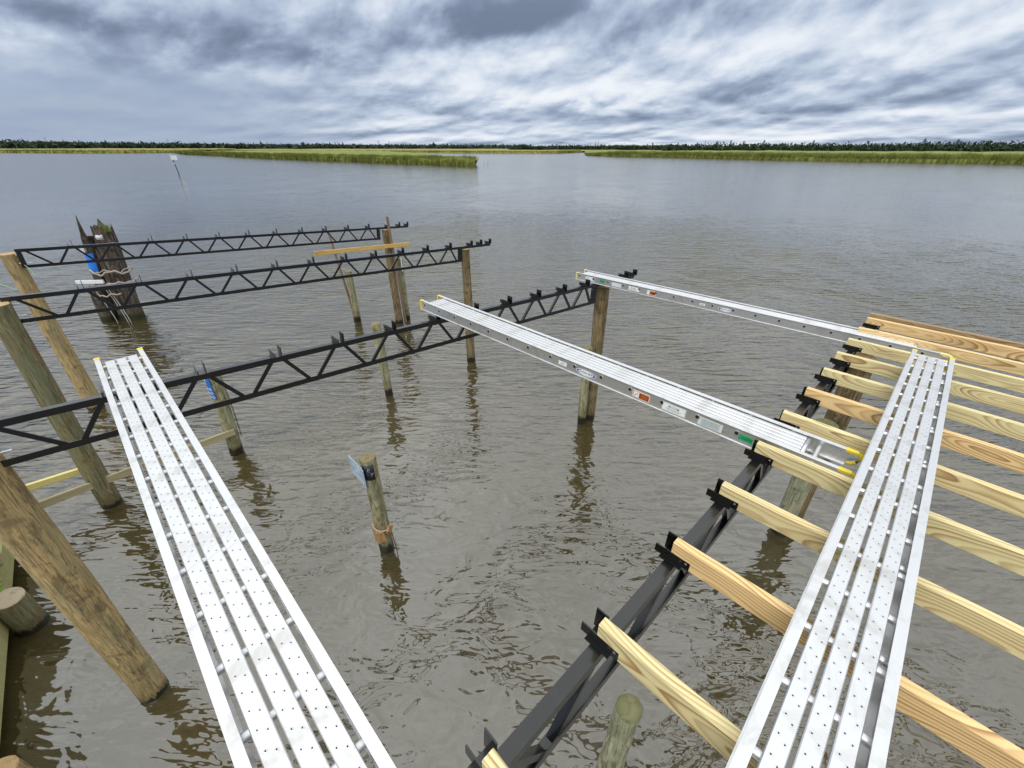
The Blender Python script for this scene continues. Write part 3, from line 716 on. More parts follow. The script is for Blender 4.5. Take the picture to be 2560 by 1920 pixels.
truss(0.0, 2.335, 0.0620, 0.283, 'nearest long black truss crossing under the two planks on the left', -1)
truss(-3.010, 2.368, 0.053, 0.283, 'black truss running to the bottom edge with the joists seated in it', 1, 0.0, 0.036)

# floor joists ----------------------------------------------------------
def joist_mesh(L=3.10, w=0.038, h=0.099, c=0.004):
    m = MB(); p = [(-w/2 + c, -h), (w/2 - c, -h), (w/2, -h + c), (w/2, -c), (w/2 - c, 0), (-w/2 + c, 0), (-w/2, -c), (-w/2, -h + c)]
    xs = [0, L]
    m.extr(p, 0, L); return m.mesh('floor_joist', [M['treated pine']])
JM = joist_mesh()
JL = ['nearest joist, only its tip showing at the bottom edge left of the mossy pile', 'second joist from the bottom edge, ending above the mossy pile',
      'third joist from the bottom edge, orange grained', 'joist crossed by the wide middle of the right hand plank, fourth from the bottom',
      'joist directly in front of the end of the nearer long plank', 'joist just behind the yellow end hooks of the nearer long plank, with a round knot',
      'light striped joist, second behind the yellow hooks of the nearer plank', 'joist with yellow top, third behind the nearer plank end',
      'joist with a looped grain figure near its left end, beneath the far plank', 'orange joist in front of the far plank with arched grain',
      'pale green joist running behind the far plank', 'near one of the two closely set joists at the far edge', 'farthest joist, dark brown faced, at the outer edge of the frame']
for i in range(13):
    u = (-4.709 + 0.4875 * i) if i < 11 else (0.645 if i == 11 else 0.885)
    o = link('floor_joist', JM, label=JL[i], cat='joist', group='pine floor joists seated in the right hand truss')
    dvi = random.uniform(-0.008, 0.008)
    o.location = P(u, -2.955 + 0.0104 * u + dvi, 2.472 - 0.053 * u)
    o.rotation_euler = (random.uniform(-0.012, 0.012), 0.004 * random.uniform(-1, 1), ANG - math.pi / 2 + random.uniform(-0.002, 0.002))
o.data = joist_mesh()          # the outermost joist is wet and darker
make_lumber('wet pine', (0.38, 0.27, 0.14), (0.17, 0.085, 0.04), (0.36, 0.30, 0.15), 0.4)
o.data.materials[0] = MATS['wet pine']

# aluminium planks -------------------------------------------------------
def plank(A, B, width, label, nb, gap_side, gap_in, board_end=(0.10, 0.12), hooks=(False, False), capmat='yellow plastic', zrec=0.010, dimples=True, rung=0.228, rung0=0.13, extra=False):
    a = P(*A); b = P(*B); L = (b - a).length; x = (b - a).normalized(); y = Vector((0, 0, 1)).cross(x).normalized(); z = x.cross(y)
    e = empty('aluminium_plank', a, label=label, cat='scaffold plank', group='aluminium extension planks')
    e.rotation_euler = Matrix((x, y, z)).transposed().to_euler()
    AL = M['mill finish aluminium']; w = width / 2; Hh = 0.098; fl = 0.028
    for sd in (1, -1):
        p = [(w, 0), (w - fl, 0), (w - fl, -0.004), (w - 0.012, -0.005), (w - 0.010, -Hh + 0.006), (w - fl, -Hh + 0.004), (w - fl, -Hh), (w, -Hh), (w + 0.001, -Hh + 0.005), (w - 0.007, -Hh + 0.008), (w - 0.0075, -0.007), (w, -0.005)]
        if sd < 0: p = [(-q[0], q[1]) for q in p][::-1]
        m = MB(); m.extr(p, 0, L); r_ = m.build('side_rail', AL, e)
        holes = MB(); rings = MB()
    n = int((L - 2 * rung0) / rung) + 1
    xr = [rung0 + rung * k for k in range(n)]
    if hooks[1]: xr = [q for q in xr if q < L - 0.2] + [L - 0.13]
    rm = MB(); rr = 0.0135
    rm.tube([(0, -w + 0.0055, -0.036), (0, w - 0.0055, -0.036)], rr, 12, True, 0, 1)
    for sd in (-1, 1):     # swaged collar and open tube end
        rm.tube([(0, sd * (w - 0.0072), -0.036), (0, sd * (w - 0.0050), -0.036)], rr + 0.003, 12, True, 0, 0)
        c_ = [(math.cos(2 * math.pi * k / 12) * rr * 0.86, sd * (w - 0.0045), -0.036 + math.sin(2 * math.pi * k / 12) * rr * 0.86) for k in range(12)]
        rm.add(c_, [tuple(range(12)) if sd < 0 else tuple(reversed(range(12)))], 1)
    RM = rm.mesh('rung', [AL, M['dark hole']])
    for k, q in enumerate(xr):
        o = link('rung', RM, e); o.location = (q, 0, 0); smooth_by_angle(o)
    if extra:
        for q in xr[::2]:
            m = MB(); m.tube([(q - 0.045, w - 0.012, -0.036), (q - 0.045, w - 0.055, -0.036)], 0.0125, 10); m.build('spacer_tube', AL, e, smooth=True)
    inner = 2 * (w - fl) - 2 * gap_side; bw = (inner - gap_in * (nb - 1)) / nb
    xs, xe = board_end[0], L - board_end[1]
    bm_ = MB(); c = 0.0025
    bp = [(-bw/2 + c, -0.020), (bw/2 - c, -0.020), (bw/2, -0.020 + c), (bw/2, -c), (bw/2 - c, 0), (-bw/2 + c, 0), (-bw/2, -c), (-bw/2, -0.020 + c)]
    bm_.extr(bp, xs, xe); BM = bm_.mesh('deck_board', [AL])
    dm = MB(); k = 0; q = xs + 0.03
    while q < xe - 0.03:
        for s_ in (-1, 1):
            cx, cy = q + (0.016 if s_ > 0 else 0), s_ * bw * 0.2; nseg = 7
            v0 = [(cx + math.cos(6.283 * i / nseg) * 0.0052, cy + math.sin(6.283 * i / nseg) * 0.0052, 0.0003) for i in range(nseg)]
            v1 = [(cx + math.cos(6.283 * i / nseg) * 0.0026, cy + math.sin(6.283 * i / nseg) * 0.0021, 0.0011) for i in range(nseg)]
            dm.add(v0 + v1, [(i, (i + 1) % nseg, nseg + (i + 1) % nseg, nseg + i) for i in range(nseg)], 0)
            dm.add([(p_[0], p_[1], 0.0012) for p_ in v1], [tuple(range(nseg))], 1)
        q += 0.058
    DM = dm.mesh('grip_dimples', [AL, M['dark hole']])
    for i in range(nb):
        yy = -inner / 2 + bw / 2 + i * (bw + gap_in)
        o = link('deck_board', BM, e); o.location = (0, yy, -zrec)
        if dimples: d_ = link('grip_dimples', DM, o, kind='stuff')
    m = MB(); m.box((xs - 0.012, -inner / 2, -zrec - 0.018), (xs - 0.0005, inner / 2, -zrec + 0.001)); m.build('end_bar', AL, e)
    m = MB(); m.tube([(xe + 0.012, -w + 0.011, -zrec - 0.012), (xe + 0.012, w - 0.011, -zrec - 0.012)], 0.012, 12); m.build('end_bar', AL, e, smooth=True)
    CM = M[capmat]
    for xi, hk in ((0, hooks[0]), (1, hooks[1])):
        for sd in (-1, 1):
            m = MB(); d = -1 if xi == 0 else 1; x0 = 0 if xi == 0 else L; ya, yb = sorted((sd * (w - fl - 0.001), sd * (w + 0.001)))
            if hk:
                yc = (ya + yb) / 2
                m.box(sorted_box := (min(x0 - d * 0.02, x0 + d * 0.035), ya, -0.012), (max(x0 - d * 0.02, x0 + d * 0.035), yb, 0.0015))
                pts = [(x0 + d * 0.030, yc, -0.006), (x0 + d * 0.052, yc, -0.014), (x0 + d * 0.056, yc, -0.035), (x0 + d * 0.044, yc, -0.060), (x0 + d * 0.026, yc, -0.078), (x0 + d * 0.004, yc, -0.082)]
                m.tube(pts, [0.011, 0.0125, 0.011, 0.010, 0.0105, 0.009], 8)
            else:
                m.box((min(x0, x0 + d * 0.014), ya, -Hh - 0.001), (max(x0, x0 + d * 0.014), yb, 0.002))
                m.box((min(x0 - d * 0.012, x0), ya - 0.001, 0.0002), (max(x0 - d * 0.012, x0), yb + 0.001, 0.0025))
            o = m.build('end_cap', CM, e); smooth_by_angle(o, 50)
    return e, L, w, xr
def sticker(e, w, x, ln, ht, mat, zc=-0.050, name='label_sticker', side=-1):
    m = MB(); m.box((x - ln / 2, -w + 0.0062, zc - ht / 2), (x + ln / 2, -w + 0.0076, zc + ht / 2)); return m.build(name, M[mat], e)
def onrail(w, x, zc, lift=0.0): return Matrix.Translation((x, -w + 0.0060 - lift, zc)) @ Matrix.Rotation(R(90), 4, 'X')
def prect(e, w, x, zc, ln, ht, mat, lift, name='printed_bar'):
    m = MB(); m.box((x - ln / 2, -w + 0.0060 - lift, zc - ht / 2), (x + ln / 2, -w + 0.0072 - lift, zc + ht / 2)); return m.build(name, M[mat], e)
def logo(e, w, x, zc, ln, ht, blue='blue print', back='white label', txt='black print', lift=0.0005):
    """swoosh ellipse with the maker's word"""
    n = 28; m = MB()
    def ell(a, b, ox, yy, mi):
        m.add([(x + ox + math.cos(6.2832 * k / n) * a, yy, zc + math.sin(6.2832 * k / n) * b) for k in range(n)], [tuple(range(n))], mi)
    y0 = -w + 0.0060 - lift
    ell(ln * 0.53, ht * 0.60, 0, y0, 0); ell(ln * 0.50, ht * 0.50, 0, y0 - 0.0004, 1); ell(ln * 0.40, ht * 0.47, 0, y0 - 0.0008, 0)
    o = m.build('printed_logo', [M[back], M[blue]], e)
    text_obj('WERNER', 'printed_word', ht * 0.50, M[txt], o, onrail(w, x, zc, lift + 0.0012), 0.0002, sx=ln * 0.70 / (ht * 0.50 * 3.9))
    return o

PLe = plank((-5.105, 0.435, 2.75), (-5.005, -3.25, 2.75), 0.262, 'long aluminium plank at the left leading to the bottom edge', 3, 0.017, 0.011, (0.085, 0.10), rung=0.222, rung0=0.105)
PRe = plank((-0.61, -3.515, 2.612), (-4.86, -3.545, 2.832), 0.246, 'aluminium plank lying across the joists at the right', 3, 0.017, 0.011, (0.085, 0.10), rung=0.222, rung0=0.105, extra=True)
eM, LM, wM, xrM = plank((-2.668, 0.225, 2.655), (-2.525, -3.35, 2.58), 0.244, 'nearer aluminium plank crossing the middle of the water, with stickers on its side', 5, 0.005, 0.0078, (0.10, 0.20), (False, True), rung=0.232, rung0=0.055, dimples=False)
eF, LF, wF, xrF = plank((-0.06, 0.285, 2.452), (0.125, -3.59, 2.435), 0.226, 'farther aluminium plank resting on the truss end and the outer joists', 5, 0.002, 0.0010, (0.07, 0.20), (False, True), 'pale yellow plastic', rung=0.232, rung0=0.045, dimples=False)

# stickers of the nearer plank
sticker(eM, wM, 1.80, 0.075, 0.030, 'white label', -0.052); text_obj('10.2"', 'printed_word', 0.020, M['black print'], eM, onrail(wM, 1.80, -0.052, 0.0006), 0.0002)
logo(eM, wM, 2.015, -0.052, 0.165, 0.042)
o = sticker(eM, wM, 2.46, 0.125, 0.052, 'white label', -0.052)
prect(o, wM, 2.46, -0.052, 0.118, 0.046, 'orange label', 0.0012); prect(o, wM, 2.427, -0.052, 0.038, 0.038, 'white label', 0.0018); prect(o, wM, 2.483, -0.053, 0.066, 0.034, 'dark red print', 0.0018)
for k in range(4): prect(o, wM, 2.485, -0.043 - 0.0065 * k, 0.055 - 0.006 * (k % 2), 0.0018, 'orange label', 0.0024)
m = MB(); m.tube([(2.418, -wM + 0.0040, -0.062), (2.425, -wM + 0.0040, -0.050), (2.438, -wM + 0.0040, -0.045)], 0.0022, 5); m.build('printed_figure', M['black print'], o)
o = sticker(eM, wM, 2.69, 0.155, 0.056, 'white label', -0.052)
prect(o, wM, 2.69, -0.052, 0.147, 0.048, 'grey print', 0.0012); prect(o, wM, 2.69, -0.052, 0.145, 0.046, 'white label', 0.0016)
logo(o, wM, 2.69, -0.042, 0.075, 0.020, 'black print', lift=0.0022)
for k, ln in enumerate((0.105, 0.085)): prect(o, wM, 2.69, -0.058 - 0.008 * k, ln, 0.0032, 'grey print', 0.0022)
o = sticker(eM, wM, 2.92, 0.145, 0.055, 'pale grey label', -0.052)
for k in range(7): prect(o, wM, 2.922, -0.032 - 0.0065 * k, 0.115 - 0.008 * (k % 3), 0.0024, 'grey print', 0.0013)
o = sticker(eM, wM, 3.125, 0.075, 0.036, 'green label', -0.050)
for k in range(2): prect(o, wM, 3.132, -0.045 - 0.009 * k, 0.050, 0.003, 'dark green print', 0.0013)
for q in ((3.19, -0.036), (3.19, -0.062), (3.195, -0.070), (1.62, -0.05)):
    m = MB(); m.tube([(q[0], -wM + 0.0065, q[1]), (q[0], -wM + 0.0050, q[1])], 0.0028, 6); m.build('rivet', M['dark hole'], eM)
# stickers of the farther plank
o = sticker(eF, wF, 0.215, 0.135, 0.050, 'white label', -0.048); text_obj('20 ft', 'printed_word', 0.020, M['black print'], o, onrail(wF, 0.185, -0.044, 0.0014), 0.0002); prect(o, wF, 0.262, -0.050, 0.016, 0.022, 'grey print', 0.0013)
o = sticker(eF, wF, 0.42, 0.070, 0.034, 'green label', -0.044); prect(o, wF, 0.42, -0.044, 0.050, 0.004, 'dark green print', 0.0013)
o = sticker(eF, wF, 0.64, 0.145, 0.050, 'pale grey label', -0.050)
for k in range(4): prect(o, wF, 0.64, -0.035 - 0.009 * k, 0.10, 0.003, 'white label', 0.0013)
o = sticker(eF, wF, 0.90, 0.155, 0.052, 'white label', -0.050); logo(o, wF, 0.89, -0.040, 0.070, 0.014, 'black print', lift=0.0020)
for k in range(2): prect(o, wF, 0.89, -0.056 - 0.010 * k, 0.11, 0.003, 'grey print', 0.0013)
o = sticker(eF, wF, 1.145, 0.120, 0.052, 'white label', -0.050); prect(o, wF, 1.16, -0.050, 0.083, 0.046, 'orange label', 0.0012); prect(o, wF, 1.165, -0.050, 0.066, 0.030, 'dark red print', 0.0018)
o = sticker(eF, wF, 1.79, 0.060, 0.024, 'white label', -0.048); prect(o, wF, 1.79, -0.048, 0.034, 0.009, 'grey print', 0.0013)
logo(eF, wF, 2.055, -0.050, 0.155, 0.036)

# ================================================================== LUMBER AND LITTER ABOUT THE PILES
def board(a, b, w, d, mat, name, label, cat, group=None):
    """board with its long axis a to b, w thick across, d deep"""
    a = Vector(a); b = Vector(b); x = (b - a).normalized(); y = Vector((0, 0, 1)).cross(x)
    y = y.normalized() if y.length > 1e-3 else Vector((0, 1, 0)); z = x.cross(y)
    L = (b - a).length; m = MB(); c = 0.003
    p = [(-w/2 + c, -d/2), (w/2 - c, -d/2), (w/2, -d/2 + c), (w/2, d/2 - c), (w/2 - c, d/2), (-w/2 + c, d/2), (-w/2, d/2 - c), (-w/2, -d/2 + c)]
    m.extr(p, 0, L); o = m.build(name, M[mat], label=label, cat=cat, group=group)
    o.location = a; o.rotation_euler = Matrix((x, y, z)).transposed().to_euler(); return o
# batter board tied between the stakes by the far piles
board(P(-1.70, 5.98, 2.06), P(0.56, 5.98, 1.95), 0.032, 0.085, 'yellow pine', 'batter_board', 'yellow board nailed level across the two far stakes', 'board')
board((-4.02, 10.42, -0.6), (-4.38, 10.5, 2.26), 0.055, 0.035, 'weathered stake', 'stake', 'thin brown stake rising beside the short green pile', 'stake', 'stakes by the far piles')
board((-2.78, 10.48, -0.6), (-2.86, 10.25, 2.62), 0.050, 0.035, 'weathered stake', 'stake', 'thin brown stake sticking up behind the farthest tall pile', 'stake', 'stakes by the far piles')
o = board((-2.80, 10.5, 1.28), (-2.80, 10.5, 1.60), 0.05, 0.02, 'weathered stake', 'white_strip', 'white plastic strip on the short pile behind the farthest pile', 'strip'); o.data.materials[0] = M['white plastic']; o.location = (-2.735, 10.53, 1.30)
# low boards by the left piles
board(P(-6.62, 2.985, 0.385), P(-4.42, 2.985, 0.415), 0.030, 0.10, 'weathered board', 'brace_board', 'long weathered brown board nailed low across two piles', 'board')
board(P(-6.62, 3.20, 0.545), P(-5.90, 3.20, 0.515), 0.045, 0.085, 'pale yellow pine', 'brace_board', 'short pale yellow board low behind the green streaked pile', 'board')

# blue sign on the left short pile
def wrapped(e, rad, a0, a1, z0, z1, mat, name, n=14):
    m = MB(); w_ = n + 1
    ring = lambda r_, z_: [(math.cos(a0 + (a1 - a0) * k / n) * r_, math.sin(a0 + (a1 - a0) * k / n) * r_, z_) for k in range(n + 1)]
    vs = ring(rad, z0) + ring(rad, z1) + ring(rad - 0.005, z0) + ring(rad - 0.005, z1)
    fs = [(k, k + 1, w_ + k + 1, w_ + k) for k in range(n)] + [(2 * w_ + k, 3 * w_ + k, 3 * w_ + k + 1, 2 * w_ + k + 1) for k in range(n)] + [(w_ + k, w_ + k + 1, 3 * w_ + k + 1, 3 * w_ + k) for k in range(n)] + [(k, 2 * w_ + k, 2 * w_ + k + 1, k + 1) for k in range(n)]
    fs += [(0, w_, 3 * w_, 2 * w_), (n, 2 * w_ + n, 3 * w_ + n, w_ + n)]
    m.add(vs, fs); return m.build(name, mat, e, smooth=False)
sc_ = P(-4.48, 3.10)
e = empty('notice_sign', (sc_.x + 0.083, sc_.y, 0.99), 0, label='blue sign with white lettering wrapped round the left short pile', cat='sign')
wrapped(e, 0.1005, R(-190), R(-82), 0.0, 0.34, M['blue sign'], 'sign_panel')
def wrap_text(e, word, rad, a_end, z, size, mat, name):
    a = a_end
    for ch in reversed(word):       # one letter after the other round the curve
        adv = size * (0.34 if ch == 'I' else 0.80) / rad
        am = a - adv / 2
        text_obj(ch, name, size, mat, e, Matrix.Translation((math.cos(am) * (rad + 0.001), math.sin(am) * (rad + 0.001), z)) @ Matrix.Rotation(am + math.pi / 2, 4, 'Z') @ Matrix.Rotation(R(90), 4, 'X'), 0.0005)
        a -= adv
for k, (w_, ae) in enumerate((('OCK', -103), ('NO', -118), ('ING', -87), ('NING', -86), ('KING', -84))):
    wrap_text(e, w_, 0.1006, R(ae), 0.300 - 0.064 * k - (0.008 if k > 1 else 0), 0.056, M['white lettering'], 'sign_lettering')
# chain on that pile
e = empty('chain', P(-4.44, 3.13, 0.28), 0, label='rusty chain hanging on the right side of the blue signed pile', cat='chain')
lk = MB()
lk.tube([(math.cos(t_) * 0.009, 0, math.sin(t_) * 0.016) for t_ in [6.283 * k / 8 for k in range(9)]], 0.0032, 5, False); LK = lk.mesh('chain_link', [M['rusty steel']])
for k in range(42):
    o = link('chain_link', LK, e); f = k / 41
    o.location = (0.112 + 0.03 * f + 0.010 * math.sin(f * 3.1), 0.01, 1.02 * f); o.rotation_euler = (0, 0.02, (k % 2) * math.pi / 2)

# signs and collar on the middle pile
pc = P(-3.74, -0.03)
e = empty('notice_sign', P(-3.835, 0.0, 1.02), ANG + math.pi / 2, label='faded pale blue sign sticking out from the middle pile', cat='sign')
m = MB(); n = 9   # panel along v with chipped top edge
top = [(-0.09 + 0.30 * k / n, 0.245 + 0.008 * math.sin(k * 2.3) + (0.0 if k else -0.02)) for k in range(n + 1)]
prof = [(-0.09, 0.0)] + [(0.21, 0.02)] + top[::-1]
vs = [(x_, yy, z_) for yy in (-0.004, 0.004) for x_, z_ in prof]; q = len(prof)
m.add(vs, [tuple(reversed(range(q))), tuple(range(q, 2 * q))] + [(i, (i + 1) % q, q + (i + 1) % q, q + i) for i in range(q)])
m.build('sign_panel', M['faded blue sign'], e)
for k, s_ in enumerate(('DANGER', 'NO', 'SWIMMING')):
    text_obj(s_, 'sign_lettering', 0.058, M['white lettering'], e, Matrix.Translation((0.055, 0.0055, 0.195 - 0.068 * k)) @ Matrix.Rotation(R(180), 4, 'Z') @ Matrix.Rotation(R(90), 4, 'X'), 0.0005, 'CENTER', 0.8)
e = empty('number_plate', Vector((pc.x, pc.y, 1.10)), 0, label='curved black plate lettered EY below the top of the middle pile', cat='sign')
m = MB(); n = 10; rad = 0.0845
a0, a1 = R(-125), R(-42)
ring = lambda r_, z_: [(math.cos(a0 + (a1 - a0) * k / n) * r_, math.sin(a0 + (a1 - a0) * k / n) * r_, z_) for k in range(n + 1)]
vs = ring(rad, 0.0) + ring(rad, 0.19) + ring(rad - 0.006, 0.0) + ring(rad - 0.006, 0.19); w_ = n + 1
fs = [(k, k + 1, w_ + k + 1, w_ + k) for k in range(n)] + [(2 * w_ + k, 3 * w_ + k, 3 * w_ + k + 1, 2 * w_ + k + 1) for k in range(n)] + [(w_ + k, w_ + k + 1, 3 * w_ + k + 1, 3 * w_ + k) for k in range(n)] + [(k, 2 * w_ + k, 2 * w_ + k + 1, k + 1) for k in range(n)]
m.add(vs, fs); m.build('plate', M['black sign'], e, smooth=True)
for s_, an, zz in (('E', -78, 0.130), ('Y', -62, 0.070)):
    a_ = R(an); text_obj(s_, 'plate_lettering', 0.062, M['grey lettering'], e, Matrix.Translation((math.cos(a_) * (rad + 0.001), math.sin(a_) * (rad + 0.001), zz)) @ Matrix.Rotation(a_ + math.pi / 2, 4, 'Z') @ Matrix.Rotation(R(90), 4, 'X') @ Matrix.Rotation(R(-12), 4, 'Z'), 0.0008)
e = empty('pile_collar', Vector((pc.x, pc.y, 0.30)), 0, label='broken orange brown wooden collar round the foot of the middle pile', cat='collar')
m = MB()
m.tube([(math.cos(t_) * 0.088, math.sin(t_) * 0.088, 0.085 + 0.012 * math.sin(t_ * 2)) for t_ in [6.283 * k / 18 for k in range(19)]], 0.010, 6, False); m.build('collar_band', M['rope'], e, smooth=True)
for k, (an, ww, hh, dz, ti) in enumerate([(-150, 0.07, 0.13, -0.03, 0.2), (-115, 0.08, 0.17, -0.09, -0.1), (-75, 0.075, 0.15, -0.07, 0.15), (-35, 0.065, 0.09, 0.02, -0.5), (-10, 0.05, 0.10, 0.0, 0.5), (100, 0.07, 0.12, -0.03, 0.0)]):
    m = MB(); mt = Matrix.Rotation(R(an), 4, 'Z') @ Matrix.Translation((0.090, 0, dz)) @ Matrix.Rotation(ti, 4, 'X')
    m.box((-0.012, -ww / 2, 0), (0.012, ww / 2, hh), 0, mt); m.build('wood_block', M['orange wood'], e)
m = MB(); m.tube([(0.095, -0.02, 0.05), (0.112, -0.03, -0.12), (0.125, -0.03, -0.32)], 0.005, 6); m.build('hanging_wire', M['rusty steel'], e)

# rotten dolphin of old piles ------------------------------------------
cl = Vector((-10.25, 10.75, 0))
e = empty('rotten_pile_cluster', cl, 0, label='cluster of dark rotten piles lashed together with ropes and blue tape', cat='pile cluster')
def rotten(name, cx, cy, r, top, lean, spikes, seed, mat='rotten pile'):
    n = 36; rings = 26; m = MB(); vs = []; z0 = -0.6
    for i in range(rings + 1):
        for k in range(n):
            a = 6.2832 * k / n; f = i / rings
            tz = top + spikes(a) + 0.07 * noise.noise(Vector((k * 0.9, seed, 1)))
            z = z0 + (tz - z0) * f
            g = 1 + 0.10 * noise.noise(Vector((math.cos(a) * 2 + seed, math.sin(a) * 2, z * 0.7))) + 0.08 * noise.noise(Vector((math.cos(a) * 7 + seed, math.sin(a) * 7, z * 1.2)))
            g -= 0.25 * max(0, f - 0.85) / 0.15 * (0.5 + 0.5 * noise.noise(Vector((k * 0.5, seed, 4))))
            vs.append((cx + math.cos(a) * r * g + lean[0] * z, cy + math.sin(a) * r * g + lean[1] * z, z))
    fs = [(i * n + k, i * n + (k + 1) % n, (i + 1) * n + (k + 1) % n, (i + 1) * n + k) for i in range(rings) for k in range(n)]
    m.add(vs, fs)
    c_ = len(m.v); m.v.append((cx + lean[0] * top, cy + lean[1] * top, top - 0.25))
    for k in range(n): m.f.append((rings * n + k, rings * n + (k + 1) % n, c_)); m.mi.append(0)
    o = m.build(name, M[mat], e); smooth_by_angle(o, 60)
    return o
def sp(a, c_, w_, h_):
    d = (a - c_ + math.pi) % (2 * math.pi) - math.pi; return h_ * math.exp(-(d / w_) ** 2)
rotten('rotten_pile', -0.47, -0.04, 0.135, 2.10, (0.160, 0), lambda a: sp(a, 3.1, 0.42, 0.50) + sp(a, 4.6, 0.25, -0.15), 1)
rotten('rotten_pile', -0.14, -0.02, 0.140, 1.75, (0.115, 0), lambda a: sp(a, 2.9, 0.45, 0.22) + sp(a, 1.6, 0.3, 0.22) + sp(a, 4.2, 0.3, 0.08), 2)
rotten('rotten_pile', 0.17, -0.02, 0.175, 2.34, (0.030, 0), lambda a: sp(a, 2.0, 0.3, 0.15) + sp(a, 0.2, 0.5, -0.25), 3)
rotten('rotten_pile', -0.42, -0.24, 0.150, 0.80, (0.06, 0), lambda a: sp(a, 3.0, 0.4, 0.12), 5)
rotten('rotten_pile', -0.06, 0.24, 0.15, 2.25, (0.10, 0), lambda a: 0.1 * math.sin(3 * a), 6)
def lash(name, z, mat, r, amp, seed, a0=3.0, a1=6.6, rx=0.62, ry=0.34):
    m = MB(); pts = []
    for k in range(25):
        a = a0 + (a1 - a0) * k / 24; pts.append((-0.02 + math.cos(a) * rx + 0.06 * z, math.sin(a) * ry, z + amp * math.sin(a * 5 + seed) + 0.02 * math.sin(a * 13)))
    m.tube(pts, r, 6); return m.build(name, M[mat], e, smooth=True)
lash('rope_lashing', 1.27, 'rope', 0.024, 0.045, 0.5, rx=0.46, ry=0.33); lash('rope_lashing', 1.31, 'rope', 0.012, 0.035, 1.7, rx=0.45, ry=0.34)
lash('rope_lashing', 0.98, 'rope', 0.026, 0.010, 2.0, rx=0.50, ry=0.40); lash('rope_lashing', 1.02, 'rope', 0.020, 0.012, 0.2, rx=0.50, ry=0.39); lash('rope_lashing', 0.74, 'rope', 0.018, 0.026, 1.0, 3.5, 5.4, rx=0.48, ry=0.42)
m = MB(); n = 8; vs = []
for zz in (1.26, 1.72):
    for k in range(n + 1):
        a = 3.5 + 2.0 * k / n; vs.append((-0.47 + 0.160 * zz + math.cos(a) * 0.156, -0.04 + math.sin(a) * 0.156, zz))
m.add(vs, [(k, k + 1, n + 2 + k, n + 1 + k) for k in range(n)]); m.build('blue_tape_wrap', M['blue tape'], e, smooth=True)
m = MB(); m.box((-0.52, -0.47, 1.06), (0.16, -0.43, 1.14), 0, Matrix.Rotation(-0.02, 4, 'Y')); m.build('white_board', M['white plastic'], e)
for k, (x_, zz) in enumerate(((-0.18, 0.58), (0.10, 0.62), (0.17, 0.60))):
    m = MB(); m.tube([(x_ - 0.06, -0.42, 1.0), (x_ - 0.03, -0.34, zz), (x_ + 0.07, -0.36, 0.20), (x_ + 0.10, -0.36, -0.1)], [0.009, 0.009, 0.009, 0.008], 5); m.build('hanging_rope', M['white rope'], e)
m = MB(); m.box((-0.46, -0.22, 1.72), (-0.37, -0.12, 1.88), 0, Matrix.Rotation(0.1, 4, 'Y')); m.build('torn_plastic', M['torn plastic'], e)
m = MB(); m.tube([(0.22, -0.14, 2.10), (0.34, -0.14, 2.10)], [0.075, 0.06], 8); m.build('pale_patch', M['torn plastic'], e, smooth=True)
m = MB()
for k in range(60):
    a = random.uniform(0, 6.28); rr = random.uniform(0, 0.13); bx, by = 0.32 + math.cos(a) * rr, 0.02 + math.sin(a) * rr
    m.add([(bx - 0.008, by, 2.20), (bx + 0.008, by, 2.20), (bx + random.uniform(-0.06, 0.06), by + random.uniform(-0.05, 0.05), 2.34 + random.random() * 0.12)], [(0, 1, 2)])
m.build('grass_tuft', M['marsh grass'], e, kind='stuff')

# channel marker far out ------------------------------------------------
e = empty('channel_marker', (-59.8, 84.2, 0), R(36), label='white board on a dark leaning post far out in the water at left', cat='channel marker')
m = MB(); m.tube([(0, 0, -1), (0, 0, 2.1)], 0.09, 8); m.build('post', M['post paint'], e)
m = MB(); m.tube([(0, 0, 1.45), (0, 0, 1.58)], 0.095, 8); m.build('reflective_band', M['white plastic'], e)
m = MB(); m.box((-0.46, -0.14, 2.05), (0.46, -0.10, 2.75), 0, Matrix.Rotation(R(6), 4, 'Y')); m.build('day_board', M['white plastic'], e)
m = MB(); m.tube([(-0.1, -0.1, 2.75), (-0.1, -0.1, 2.98)], 0.09, 6); m.build('lamp', M['white plastic'], e)
e.rotation_euler = (0, R(-4), R(36))
# two thin stakes off the island tip
for i, (x_, y_, h_, lb) in enumerate(((-7.0, 117.5, 0.9, 'left of two thin stakes in the water off the island tip'), (-6.0, 117.0, 1.1, 'right of two thin stakes in the water off the island tip'))):
    m = MB(); m.tube([(0, 0, -0.5), (0.1, 0, h_)], 0.035, 5); o = m.build('stake', M['bark'], label=lb, cat='stake', group='stakes off the island tip'); o.location = (x_, y_, 0)

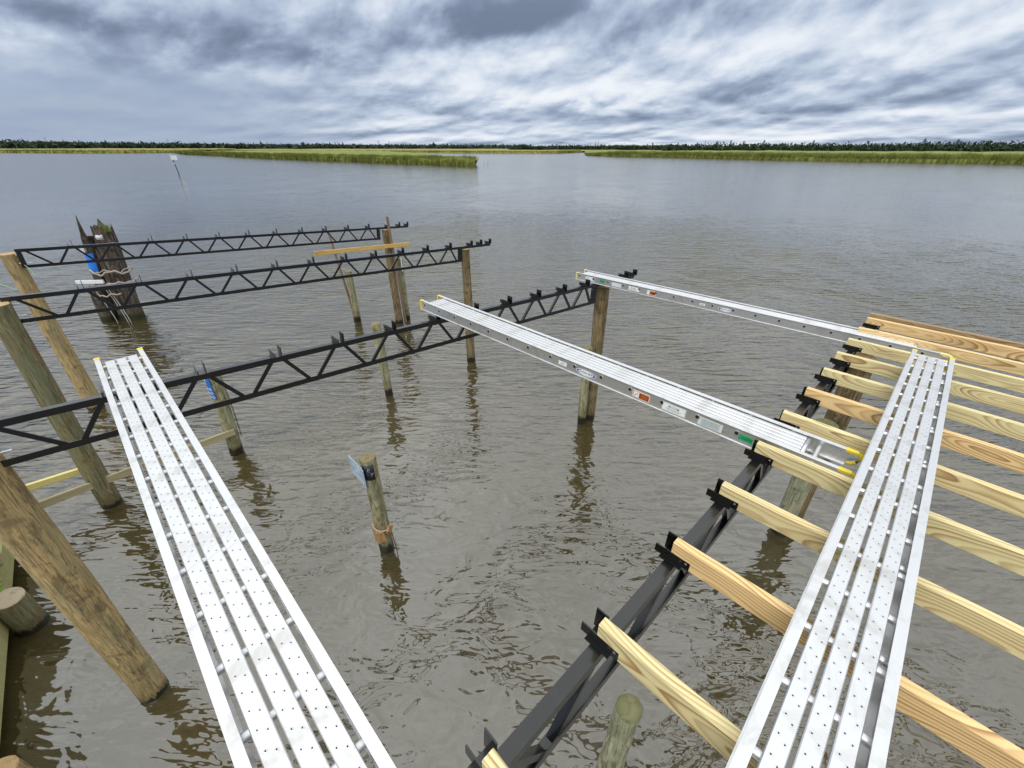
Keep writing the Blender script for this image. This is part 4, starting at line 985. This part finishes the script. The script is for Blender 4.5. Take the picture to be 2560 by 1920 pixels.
# bulkhead at the left edge ----------------------------------------------
e = empty('bulkhead', P(-6.98, 0.0, 0.0), ANG, label='green stained timber bulkhead at the left edge of the picture', cat='bulkhead')
m = MB(); m.extr([(-3.2, 0.12), (-3.2, 0.34), (3.0, 0.34), (3.0, 0.12)], 0.02, 0.235); m.build('waler', M['bulkhead timber'], e)
for k in range(26):
    m = MB(); y0 = -3.2 + 0.24 * k; m.box((-0.05, y0 + 0.004, -0.8), (0.0 + 0.006 * (k % 3), y0 + 0.236, 1.25 + 0.02 * math.sin(k * 2.1))); m.build('sheet_plank', M['bulkhead timber'], e)
for yy in (0.62, 2.25):
    m = MB(); m.extr([(yy - 0.06, 0.345), (yy - 0.06, 0.43), (yy + 0.06, 0.43), (yy + 0.06, 0.345)], 0.012, 0.262); m.build('tie_block', M['weathered board'], e)
m = MB(); m.box((-3.2, -3.4, -0.6), (-0.055, 3.2, 1.15)); o = m.build('bank', M['mud'], kind='structure'); o.location = P(-6.98, 0, 0); o.rotation_euler = (0, 0, ANG)
# vine hanging over the waler
e = empty('vine', P(-6.74, 2.05, 0.30), 0, label='green vine hanging over the bulkhead above the pile stub', cat='plant')
stem = [Vector((0.02 + 0.20 * f, 0.06 - 0.30 * f, 0.30 - 0.32 * f + 0.05 * math.sin(f * 7))) for f in [k / 12 for k in range(13)]]
m = MB(); m.tube(stem, 0.004, 5); m.build('stem', M['vine leaf'], e)
lf = MB(); lf.add([(0, 0, 0), (0.022, 0.014, 0.006), (0.055, 0, 0.0), (0.022, -0.014, 0.006), (0.024, 0, 0.0)], [(0, 4, 1), (1, 4, 2), (2, 4, 3), (3, 4, 0)]); LF = lf.mesh('leaf', [M['vine leaf']])
for k in range(26):
    o = link('leaf', LF, e); o.location = stem[k // 2] + Vector((random.uniform(-.006, .006),) * 3); o.rotation_euler = (random.uniform(-.5, .5), random.uniform(-.6, .3), random.uniform(0, 6.28)); o.scale = (0.9 + random.random() * 0.5,) * 3
# strings tied at the far left pile heads
for nm, pts, lb in (('string', [P(-5.80, 6.10, 2.49), P(-5.77, 6.1, 2.43), P(-5.75, 6.1, 2.32)], 'short green string hanging from the left end of the farthest truss'),
                    ('string', [P(-6.5, 6.15, 2.52), P(-6.14, 6.15, 2.26), P(-6.0, 6.15, 2.14)], 'thin pale string stretched past the brown pile at the left edge')):
    m = MB(); q0 = pts[0]; m.tube([p - q0 for p in pts], 0.006, 5); o = m.build(nm, M['green string'], label=lb, cat='string'); o.location = q0

# ------------------------------------------------------------------ scale the whole site to metres about the point under the camera
for o in list(col.objects):
    if o.parent is None and o.type in ('MESH', 'EMPTY') and o.name != 'sun':
        o.location = o.location * S; o.scale = o.scale * S
